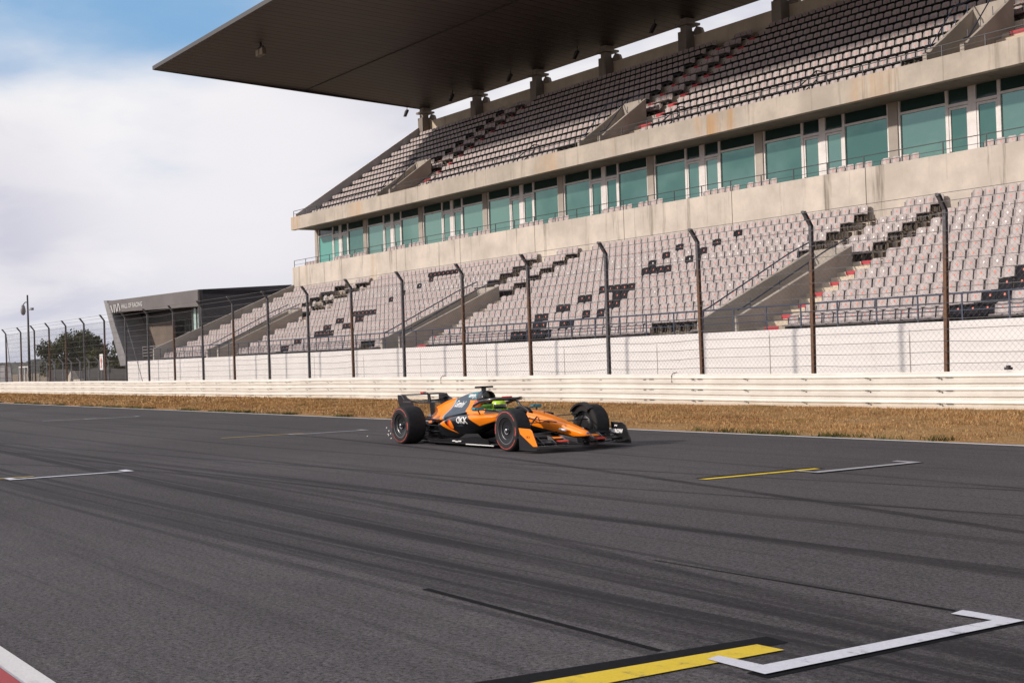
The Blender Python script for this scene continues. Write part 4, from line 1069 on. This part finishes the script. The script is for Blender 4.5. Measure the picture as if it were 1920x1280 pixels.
# --- halo, mirrors, steering wheel, head rest
halo=[(1.52,-.30,.665),(1.66,-.345,.735),(1.9,-.365,.800),(2.15,-.33,.838),(2.36,-.22,.848),(2.47,-.09,.845),(2.50,0,.842)]
halo=halo+[(x,-y,z) for x,y,z in halo[-2::-1]]
cp(MB().tube(halo,.030,10),'halo',cm['gloss'],smooth=True)
cp(MB().tube([(2.49,0,.842),(2.60,0,.76),(2.74,0,.655),(2.80,0,.63)],[.028,.022,.026,.034],10),'halo_pillar',cm['gloss'],smooth=True)
cp(MB().tube([(2.36,-.21,.882),(2.43,-.13,.884),(2.47,-.06,.884)],.012,6),'halo_fin',cm['red'])
for sd in (-1,1):
    cp(MB().loft([[(x,sd*a,b) for a,b in ((.56,.655),(.72,.650),(.745,.68),(.72,.715),(.56,.71),(.535,.68))] for x in (2.16,2.20,2.27)]).loft([[(x,sd*a,b) for a,b in ((.59,.665),(.70,.66),(.72,.68),(.70,.70),(.59,.695),(.57,.68))] for x in (2.27,2.31)]),'mirror',cm['teal'],bevel=.006)
    cp(MB().tube([(2.24,sd*.55,.665),(2.34,sd*.32,.635)],.012,6).tube([(2.24,sd*.65,.655),(2.26,sd*.62,.58)],.012,6),'mirror_stay',cm['gloss'])
cp(MB().prism([(-.135,-.05),(-.135,.05),(-.06,.07),(.06,.07),(.135,.05),(.135,-.05),(.06,-.075),(-.06,-.075)],'x',2.40,2.44).tube([(2.44,0,0),(2.62,0,-.05)],.03,8),'steering_wheel',cm['carbon']).location=(0,0,.60)
hr=MB().loft([[(1.72+.0,a,b) for a,b in ((-.27,.52),(.27,.52),(.27,.70),(.2,.745),(-.2,.745),(-.27,.70))],[(1.80,a,b) for a,b in ((-.26,.52),(.26,.52),(.26,.68),(.19,.72),(-.19,.72),(-.26,.68))]])
for sd in (-1,1): hr.box(1.8,2.15,min(sd*.20,sd*.265),max(sd*.20,sd*.265),.50,.665)
cp(hr,'head_rest',cm['suit'],bevel=.015)

# --- lettering, laid on the bodywork it belongs to
dg=None
def lettering(body,txt,size,o,right,upv,ray,m,name='lettering',shear=0,bold=.0,off=.004,parent=car):
    """text mesh whose points are dropped onto the body along ray"""
    cu=bpy.data.curves.new('t','FONT'); cu.body=txt; cu.size=size; cu.shear=shear; cu.offset=bold; cu.align_x='CENTER'; cu.align_y='CENTER'; cu.resolution_u=3
    to=bpy.data.objects.new('t',cu); COL.objects.link(to)
    bpy.context.view_layer.update(); dg=bpy.context.evaluated_depsgraph_get()
    me=bpy.data.meshes.new_from_object(to.evaluated_get(dg)); bpy.data.objects.remove(to)
    if body is not None:
        bm=bmesh.new(); bm.from_object(body,dg); tree=BVHTree.FromBMesh(bm)
    o=Vector(o);right=Vector(right).normalized();upv=Vector(upv).normalized();ray=Vector(ray).normalized()
    if body is not None:
        b2=bmesh.new(); b2.from_mesh(me); bmesh.ops.triangulate(b2,faces=b2.faces); bmesh.ops.subdivide_edges(b2,edges=[e for e in b2.edges if e.calc_length()>size*.2],cuts=2,use_grid_fill=True); b2.to_mesh(me); b2.free()
    for v in me.vertices:
        p=o+right*v.co.x+upv*v.co.y
        if body is not None:
            h=tree.ray_cast(p-ray*2,ray)
            if h[0] is not None: p=h[0]-ray*off
        v.co=p
    me.materials.clear(); me.materials.append(m)
    t=bpy.data.objects.new(name,me); COL.objects.link(t); t.parent=parent
    return t
bodies={o.name.split('.')[0]:o for o in car.children}
pods=[o for o in car.children if o.name.startswith('sidepod')]
for sd in (-1,1):
    rgt=(1,0,0) if sd<0 else (-1,0,0); ry=(0,-sd,0)
    pod=[p for p in pods if (p.data.vertices[0].co.y<0)==(sd<0)][0]
    lettering(pod,'OKX',.165,(1.78,sd,.475),rgt,(0,0,1),ry,cm['white'],bold=.006)
    lettering(ec,'Gemini',.165,(.86,sd,.735),rgt,(0,0,1),ry,cm['white'],bold=.004)
    lettering(ec,'allwyn',.115,(1.24,sd,.905),rgt,(0,0,1),ry,cm['white'],bold=.004)
lettering(None,'ARROW',.085,(4.14,.983,.25),(1,0,0),(0,0,1),(0,1,0),cm['white'],bold=.006)
lettering(None,'~',.12,(4.12,.983,.35),(1,0,0),(0,0,1),(0,1,0),cm['white'],bold=.006)
lettering(None,'OKX',.055,(4.26,-1.002,.265),(1,0,0),(0,0,1),(0,1,0),cm['gloss'])

# ------------------------------------------------------------------ driver
drv=empty('person',(CX+1.75,CY,.15)); tag(drv,'driver seated in the orange car wearing a lime green helmet with dark visor','person')
vt=[(0,0,.06),(.06,0,.20),(.10,0,.33),(.12,0,.42),(.17,0,.49)]  # pelvis, waist, chest, shoulders base, neck
ed=[(0,1),(1,2),(2,3),(3,4)]; rad=[.15,.14,.15,.11,.06]
for sd in (-1,1):
    b=len(vt); vt+=[(.10,sd*.17,.40),(.30,sd*.22,.30),(.52,sd*.15,.42),(.62,sd*.135,.46),(.66,sd*.135,.485)]; rad+=[.065,.05,.038,.032,.036]
    ed+=[(3,b),(b,b+1),(b+1,b+2),(b+2,b+3),(b+3,b+4)]
    for q in range(4):
        k=len(vt); y=sd*.135; z=.51-.022*q
        vt+=[(.70,y+sd*.012,z),(.715,y-sd*.02,z-.004),(.69,y-sd*.03,z-.006)]; rad+=[.010,.0095,.009]; ed+=[(b+4,k),(k,k+1),(k+1,k+2)]
    k=len(vt); vt+=[(.655,sd*.115,.52),(.67,sd*.10,.545)]; rad+=[.011,.01]; ed+=[(b+4,k),(k,k+1)]
    k=len(vt); vt+=[(.18,sd*.09,.06),(.52,sd*.10,.22),(.95,sd*.07,.15),(1.05,sd*.07,.24)]; rad+=[.09,.075,.05,.035]; ed+=[(0,k),(k,k+1),(k+1,k+2),(k+2,k+3)]
me=bpy.data.meshes.new('body'); me.from_pydata(vt,ed,[]); me.materials.append(cm['suit'])
bo=bpy.data.objects.new('body',me); COL.objects.link(bo); bo.parent=drv
sk=bo.modifiers.new('skin','SKIN'); 
for i,v in enumerate(me.skin_vertices[0].data): v.radius=(rad[i],rad[i]); v.use_root=(i==0)
ss_=bo.modifiers.new('smooth','SUBSURF'); ss_.levels=1; ss_.render_levels=1; sk.use_smooth_shade=True
# helmet: shell with chin bar, visor band, vents
def sphere_part(rx,ry,rz,c,nu=32,nv=18,cut=None):
    mb=MB(); vs=[];fs=[]
    for j in range(nv+1):
        ph=-math.pi/2+math.pi*j/nv
        for i in range(nu):
            a=2*math.pi*i/nu; X=rx*math.cos(ph)*math.cos(a); Yy=ry*math.cos(ph)*math.sin(a); Z=rz*math.sin(ph)
            if Z<0 and X>0: X*=1+.12*(-Z/rz)     # chin bar forward
            if Z<-.6*rz: Z=-.6*rz-(-Z-.6*rz)*.35
            vs.append((c[0]+X,c[1]+Yy,c[2]+Z))
    for j in range(nv):
        for i in range(nu):
            f=(j*nu+i,j*nu+(i+1)%nu,(j+1)*nu+(i+1)%nu,(j+1)*nu+i)
            ce=sum((Vector(vs[k]) for k in f),Vector())/4-Vector(c)
            if cut is None or cut(ce): fs.append(f)
    mb.add(vs,fs); return mb
hc=(.20,0,.56)
hl=sphere_part(.155,.130,.145,hc).build('helmet',cm['helmet'],drv,smooth=True)
vz=sphere_part(.159,.134,.149,hc,48,30,lambda c:-.045<c.z<.03 and c.x>.02).build('visor',cm['visor'],drv,smooth=True)
sphere_part(.1605,.1355,.1505,hc,48,30,lambda c:-.105<c.z<-.055 and c.x>.05 and abs(c.y)>.03).build('helmet_stripe',cm['white'],drv,smooth=True)
sphere_part(.1600,.135,.150,hc,48,30,lambda c:-.02<c.z<.05 and c.x<.0).build('helmet_band',mat('helmet_band',(.03,.03,.035),.3),drv,smooth=True)
# sparks thrown up by the floor
for i,(x,y,z) in enumerate(((-22.35,12.42,.30),(-22.30,12.44,.24),(-22.26,12.40,.18),(-22.33,12.45,.15),(-22.18,12.42,.10),(-24.6,13.2,.02),(-24.3,13.6,.06))):
    e=MB().tube([(x,y,z),(x+.018,y,z+.012)],.004,5).build('spark',mat('spark_glow',(1,.9,.8),.5,emit=((1,.85,.75),1.2)) if i==0 else bpy.data.materials['spark_glow'])
    tag(e,'tiny bright spark flying low behind the car rear wheel' if i<5 else 'tiny bright spark hitting the tarmac well behind the car','spark','sparks behind the car')

# ------------------------------------------------------------------ pavilion left of the stand
pv=empty('pavilion',(-123,46,0)); tag(pv,'low grey and black building with slanted end and white logo left of the stand','building')
def pp(mb,name,m,**k): return local(mb.build(name,m,pv,**k),pv)
A=Vector((-133.9,42.0,0)); B=Vector((-113.0,44.0,0)); D_=(B-A).normalized(); N_=Vector((D_.y,-D_.x,0))
if N_.y>0: N_=-N_
L_=(B-A).length
def P(s,d,z): q=A+D_*s-N_*d; return (q.x,q.y,z)     # along the front, depth behind it, height
def pbox(mb,s0,s1,d0,d1,z00,z01,z10=None,z11=None,m=0):
    z10=z00 if z10 is None else z10; z11=z01 if z11 is None else z11
    mb.add([P(s0,d0,z00),P(s1,d0,z10),P(s1,d1,z10),P(s0,d1,z00),P(s0,d0,z01),P(s1,d0,z11),P(s1,d1,z11),P(s0,d1,z01)],
        [(0,3,2,1),(4,5,6,7),(0,1,5,4),(1,2,6,5),(2,3,7,6),(3,0,4,7)],m); return mb
pp(pbox(MB(),.45,L_,0,.35,7.48,8.66,7.10,8.62),'fascia',M['pav_grey'])
pp(pbox(MB(),.2,L_,.35,14,8.25,8.64,8.2,8.60),'roof',M['pav_dark'])
pp(MB().add([P(L_,0,2.0),P(L_,9.6,2.0),P(L_,9.6,9.15),P(L_,0,8.62),P(L_-.3,0,2.0),P(L_-.3,9.6,2.0),P(L_-.3,9.6,9.15),P(L_-.3,0,8.62)],[(0,1,2,3),(7,6,5,4),(0,3,7,4),(3,2,6,7),(1,5,6,2),(0,4,5,1)]),'side_wall',M['pav_dark'])
bl_=MB()
for d in (0,):
    bl_.add([P(-.05,-.1,8.75),P(.75,-.1,8.72),P(5.6,-.1,2.0),P(3.6,-.1,2.0),P(-.05,14,8.75),P(.75,14,8.72),P(5.6,14,2.0),P(3.6,14,2.0)],[(0,3,2,1),(4,5,6,7),(0,1,5,4),(1,2,6,5),(2,3,7,6),(3,0,4,7)])
pp(bl_,'slanted_end_wall',M['pav_blade'])
pp(pbox(MB(),3,L_-.3,6,6.3,0,8.2),'rear_wall',M['pav_brown'])
pp(pbox(MB(),.9,L_-.3,3.0,3.3,6.1,8.2,6.6,8.2),'soffit_band',M['bracket_black'])
pp(pbox(MB(),2.0,9.0,3.1,3.4,0,6.1,0,6.3),'front_wall',M['pav_brown'])
gp=pp(pbox(MB(),9.1,17.0,4.4,4.45,2,6.5),'glazing',mat('glass_pav',rough=.1,fn=f_glass((.07,.10,.09),(.10,.14,.125)),spec=.5))
mm_=MB()
for s in np.arange(9.1,17.1,1.1): pbox(mm_,s,s+.09,4.3,4.39,2,6.5)
pbox(mm_,9.1,17,4.28,4.38,5.0,5.12)
pp(mm_,'glazing_bar',M['pav_blade'])
pp(pbox(MB(),17.2,L_-.4,1.2,1.26,2.6,7.1),'glass_screen',mat('glass_pale',rough=.1,fn=f_glass((.42,.58,.55),(.46,.62,.60)),spec=.5))
gb=MB()
for s in (17.2,18.0,19.0,20.0): pbox(gb,s,s+.08,1.1,1.19,2.4,7.1)
pp(gb,'screen_bar',M['pav_grey'])
rl=MB()
for z in (2.9,3.2,3.5,3.8): rl.tube([P(5.5,1.5,z),P(17,1.5,z+.15)],.05,6)
for s in (5.5,8,11,14,17): rl.tube([P(s,1.5,2),P(s,1.5,3.9)],.05,6)
pp(rl,'terrace_railing',M['pav_blade'])
pp(pbox(MB(),4.0,L_,.9,14,.0,2.2),'base',M['concrete_dark'])
# logo and lettering on the fascia
lg=MB()
for pts in ([(.75,8.45),(1.02,8.45),(2.55,6.25),(2.62,6.0),(2.30,6.35)],[(1.45,8.15),(1.70,8.2),(2.05,7.62),(2.05,7.4),(1.95,7.4)],[(2.30,8.22),(2.55,8.22),(2.55,7.40),(2.35,7.40)],[(2.62,8.22),(2.8,8.22),(3.15,7.5),(3.0,7.45)],[(3.1,7.48),(3.3,8.3),(3.5,8.3),(3.25,7.48)],[(3.42,8.28),(3.6,8.25),(3.95,7.55),(3.75,7.52)],[(3.0,7.62),(2.9,7.4),(3.0,7.4)]):
    n=len(pts); lg.add([P(s,-.02,z) for s,z in pts]+[P(s,-.06,z) for s,z in pts],[tuple(range(n)),tuple(range(2*n-1,n-1,-1))]+[(i,i+n,(i+1)%n+n,(i+1)%n) for i in range(n)])
pp(lg,'logo',M['logo_white'])
t=lettering(None,'HALL OF RACING',.62,P(6.55,-.03,7.93),D_,(0,0,1),-N_,M['logo_white'],bold=.02,parent=None,name='sign_lettering')
t.parent=pv; local(t,pv)

# ------------------------------------------------------------------ things at the far left
ml=empty('camera_mast',(-117.0,30,0)); tag(ml,'tall slim steel mast with surveillance camera heads at far left of the straight','mast')
MB().tube([(0,0,0),(0,0,8.35)],[.13,.07],10).build('pole',M['dark_steel'],ml,smooth=True)
MB().tube([(0,0,7.7),(-.35,-.1,7.75),(-.7,-.2,7.55)],.04,6).build('arm',M['dark_steel'],ml)
MB().lathe([(.001,7.55),(.12,7.5),(.2,7.2),(.22,6.95),(.15,6.7),(.001,6.62)],16,'z',c=(-.75,-.2,0)).build('dome_camera',M['pav_blade'],ml,smooth=True)
MB().tube([(0,0,7.0),(.6,.15,7.15)],.035,6).box(.5,1.0,.05,.25,7.0,7.2).build('box_camera',M['pav_blade'],ml)
MB().box(-.12,.12,-.2,-.12,1.2,1.75).build('junction_box',M['block'],ml)

def tree(x,y,h,rx,rz,seed,lab,lm):
    rr=random.Random(seed)
    t=empty('tree',(x,y,0)); tag(t,lab,'tree','trees beyond the fence')
    tr=MB().tube([(0,0,0),(.1,0,h*.25),(-.1,.1,h*.5),(0,0,h*.75)],[.32,.26,.18,.06],8)
    for k in range(8):
        a=rr.uniform(0,6.28); e=rr.uniform(.4,.9)
        tr.tube([(0,0,h*.28+.1*k),(math.cos(a)*rx*.35,math.sin(a)*rx*.35,h*.5),(math.cos(a)*rx*e*.8,math.sin(a)*rx*e*.8,h*(.55+.25*rr.random()))],[.14,.09,.03],6)
    tr.build('trunk',M['bark'],t)
    cl=[]
    for k in range(46):
        a=rr.uniform(0,6.28); q=rr.random()**.5; zz=rr.uniform(-1,1)
        s=math.sqrt(max(0,1-zz*zz))
        cl.append((math.cos(a)*rx*s*q*.85,math.sin(a)*rx*s*q*.85,h-rz+zz*rz*.85,rr.uniform(.55,1.25)))
    V=[];F=[];MI=[]
    for cx,cy,cz,cr in cl:
        mi=rr.random()<.4
        for j in range(330):
            d=Vector((rr.gauss(0,1),rr.gauss(0,1),rr.gauss(0,.8))); d=d.normalized()*cr*rr.uniform(.5,1.05)
            c=Vector((cx,cy,cz))+d; n=Vector((rr.gauss(0,1),rr.gauss(0,1),rr.gauss(0,1))).normalized(); u=n.orthogonal().normalized(); v=n.cross(u); s=rr.uniform(.07,.20)
            i=len(V); V+=[c+u*s,c+v*s*.6,c-u*s,c-v*s*.6]; F.append((i,i+1,i+2,i+3)); MI.append(int(mi))
    me=bpy.data.meshes.new('crown'); me.from_pydata([tuple(v) for v in V],[],F); me.materials.append(lm); me.materials.append(M['leaf_dark']); me.polygons.foreach_set('material_index',MI)
    o=bpy.data.objects.new('crown',me); COL.objects.link(o); o.parent=t
tree(-150.5,44,6.05,5.0,2.9,3,'large rounded dark olive tree behind the fence left of the pavilion',M['leaf'])
tree(-141.5,46,4.9,4.2,2.3,5,'lower spreading olive tree close to the slanted end of the pavilion',M['leaf'])
tree(-159,46,3.3,2.2,1.5,9,'small bush like tree at the left foot of the large rounded tree',M['leaf_dark'])

sg=empty('direction_sign',(-108,33.5,0)); tag(sg,'small white sign with red marking on a pole left of the pavilion','sign')
MB().tube([(0,0,0),(0,0,2.1)],.05,6).build('pole',M['galvanised'],sg)
MB().box(-.42,.42,-.06,-.02,1.65,2.95).build('board',M['sign_white'],sg,bevel=.01)
MB().add([(-.1,-.064,1.8),(.1,-.064,1.8),(.1,-.064,2.4),(.22,-.064,2.4),(0,-.064,2.8),(-.22,-.064,2.4),(-.1,-.064,2.4)],[(0,1,2,6),(3,4,5)]).build('marking',M['sign_red'],sg,fix=False)

tf=empty('site_fence',(-135,31,0)); tag(tf,'grey mesh covered service fence with steel posts behind the far end of the barrier','fence')
f1=MB(); xs_=np.arange(-168,-96,2.4)
f0=f1.tube([(0,0,0),(0,0,2.35),(-.15,-.25,2.65)],.05,6).build('fence_post',M['galvanised'],tf); f0.location=(xs_[0]+135,0,0)
for x in xs_[1:]:
    c=f0.copy(); COL.objects.link(c); c.parent=tf; c.location=(x+135,0,0)
MB().loft([[(x+135,.05,0),(x+135,.05+.04*math.sin(x),2.30+.10*math.sin(x*.9))] for x in np.arange(-168,-126,1.2)],caps=False,closed=False).build('mesh_cover',M['tarp_grey'],tf)
wr=MB()
for z in (.6,1.2,1.8,2.3): wr.tube([(-33,0,z),(38,0,z)],.015,4)
wr.build('fence_wire',M['wire'],tf)
MB().loft([[(x+135,3.0,0),(x+135,3.0,1.75+.1*math.sin(x*.5))] for x in np.arange(-126,-95,1.5)],caps=False,closed=False).build('screen_panel',M['bracket_black'],tf)
gt=empty('site_gate',(-120.5,30.4,0)); tag(gt,'pale steel frame gate standing in the service fence near the mast','gate')
g=MB()
for x in (-1.5,-.5,.3,1.5): g.box(x-.05,x+.05,-.04,.04,0,2.2)
for z in (.45,2.1): g.box(-1.5,1.5,-.045,.045,z,z+.09)
g.build('gate_frame',M['sign_white'],gt)
for x,y,lab in ((-109.5,31.5,'pale pointed concrete block behind the barrier below the large tree'),):
    b=MB().loft([[(x-.9,y-.5,0),(x+.9,y-.5,0),(x+.9,y+.5,0),(x-.9,y+.5,0)],[(x-.6,y-.4,.9),(x+.7,y-.4,.9),(x+.7,y+.4,.9),(x-.6,y+.4,.9)],[(x-.1,y-.15,1.6),(x+.25,y-.15,1.6),(x+.25,y+.15,1.6),(x-.1,y+.15,1.6)]])
    tag(b.build('concrete_block',M['block'],bevel=.05),lab,'block')
b=MB().box(-107.6,-105.8,31.0,31.6,0,.95); tag(b.build('barrier_block',M['block'],bevel=.06),'low pale barrier block behind the guard rail under the white sign','block')

# far ridge
hl_=MB(); rg_=[]
for i in range(60):
    x=-2600+i*34; h=14+9*math.sin(i*.31)+6*math.sin(i*.83+1)
    rg_.append([(x,560+.18*(x+2600)*.2,-1),(x,600+.18*(x+2600)*.2,h),(x,900,h*.8),(x,1200,-1)])
hl_.loft(rg_,caps=False,closed=False)
tag(hl_.build('hills',M['hill'],smooth=True),kind='structure')

# ------------------------------------------------------------------ light and sky
SUN_AZ=R(26); SUN_EL=R(23.4)     # from behind the camera, to its left
sd_=Vector((-math.sin(SUN_AZ)*math.cos(SUN_EL),-math.cos(SUN_AZ)*math.cos(SUN_EL),math.sin(SUN_EL)))
sl=bpy.data.lights.new('sun','SUN'); sl.energy=3.45; sl.angle=R(1.8); sl.color=(1.,.90,.80)
so=bpy.data.objects.new('sun',sl); COL.objects.link(so); so.rotation_euler=sd_.to_track_quat('Z','Y').to_euler()
wd=bpy.data.worlds.new('World'); scene.world=wd; wd.use_nodes=True
nt=NT(wd.node_tree); bg=wd.node_tree.nodes['Background']; SKY=.10
bg.inputs['Strength'].default_value=SKY
sk_=nt.new('ShaderNodeTexSky'); sk_.sky_type='NISHITA'; sk_.sun_disc=False; sk_.sun_elevation=SUN_EL; sk_.sun_rotation=math.atan2(sd_.x,sd_.y)
sk_.air_density=1.; sk_.dust_density=.6; sk_.ozone_density=1.5
d=nt.new('ShaderNodeTexCoord').outputs['Generated']; x,y,z=nt.xyz(d)
dd=nt.m('DIVIDE',1.,nt.m('ADD',nt.m('MAXIMUM',z,0.),.22))
pl=nt.comb(nt.m('MULTIPLY',x,dd),nt.m('MULTIPLY',y,dd),nt.m('MULTIPLY',z,1.2))
n1=nt.noise(pl,1.15,6,.52,.15); n2=nt.noise(nt.vm('ADD',pl,(3.1,7.7,1.2)),2.1,5,.5,.2)
# where the cloud deck opens
def dirv(u,v):
    q=fw+rt*((u-960)/F_PX)-up*((v-640)/F_PX); return tuple(q.normalized())
def lobe(u,v,r_,soft):
    c=nt.vm('DOT_PRODUCT',d,dirv(u,v)); return nt.ss(c,math.cos(r_+soft),math.cos(max(r_-soft,0)))
op=nt.m('MAXIMUM',nt.m('MULTIPLY',lobe(260,-110,.085,.09),1.),nt.m('MULTIPLY',lobe(300,130,.035,.05),.62))
op=nt.m('MAXIMUM',op,nt.m('MULTIPLY',lobe(240,165,.035,.07),.72))
op=nt.m('MAXIMUM',op,nt.m('MULTIPLY',lobe(60,60,.03,.07),.7))
op=nt.m('MAXIMUM',op,nt.m('MULTIPLY',nt.ss(z,.30,.75),.55))
mask=nt.ss(nt.m('ADD',op,nt.m('MULTIPLY',nt.m('SUBTRACT',n1,.5),2.6)),.22,1.2)
cl=nt.mix(nt.ss(n2,.38,.60),(.64/SKY,.65/SKY,.75/SKY),(.93/SKY,.91/SKY,.92/SKY))
glow=nt.m('MULTIPLY',lobe(420,290,.07,.10),.8)
grey=nt.m('MAXIMUM',nt.m('MULTIPLY',lobe(540,420,.05,.10),.8),nt.m('MULTIPLY',lobe(60,420,.03,.07),.5))
cl=nt.mix(grey,cl,(.61/SKY,.60/SKY,.70/SKY))
cl=nt.mix(glow,cl,(.93/SKY,.91/SKY,.93/SKY))
blue=nt.mix(.75,sk_.outputs[0],(.25/SKY,.49/SKY,.80/SKY))
nt.put(bg.inputs['Color'],nt.mix(mask,cl,blue))
scene.view_settings.view_transform='Standard'; scene.view_settings.look='None'; scene.view_settings.exposure=0; scene.view_settings.gamma=1
scene.render.engine='CYCLES'; scene.cycles.max_bounces=6; scene.cycles.diffuse_bounces=4; scene.cycles.glossy_bounces=3
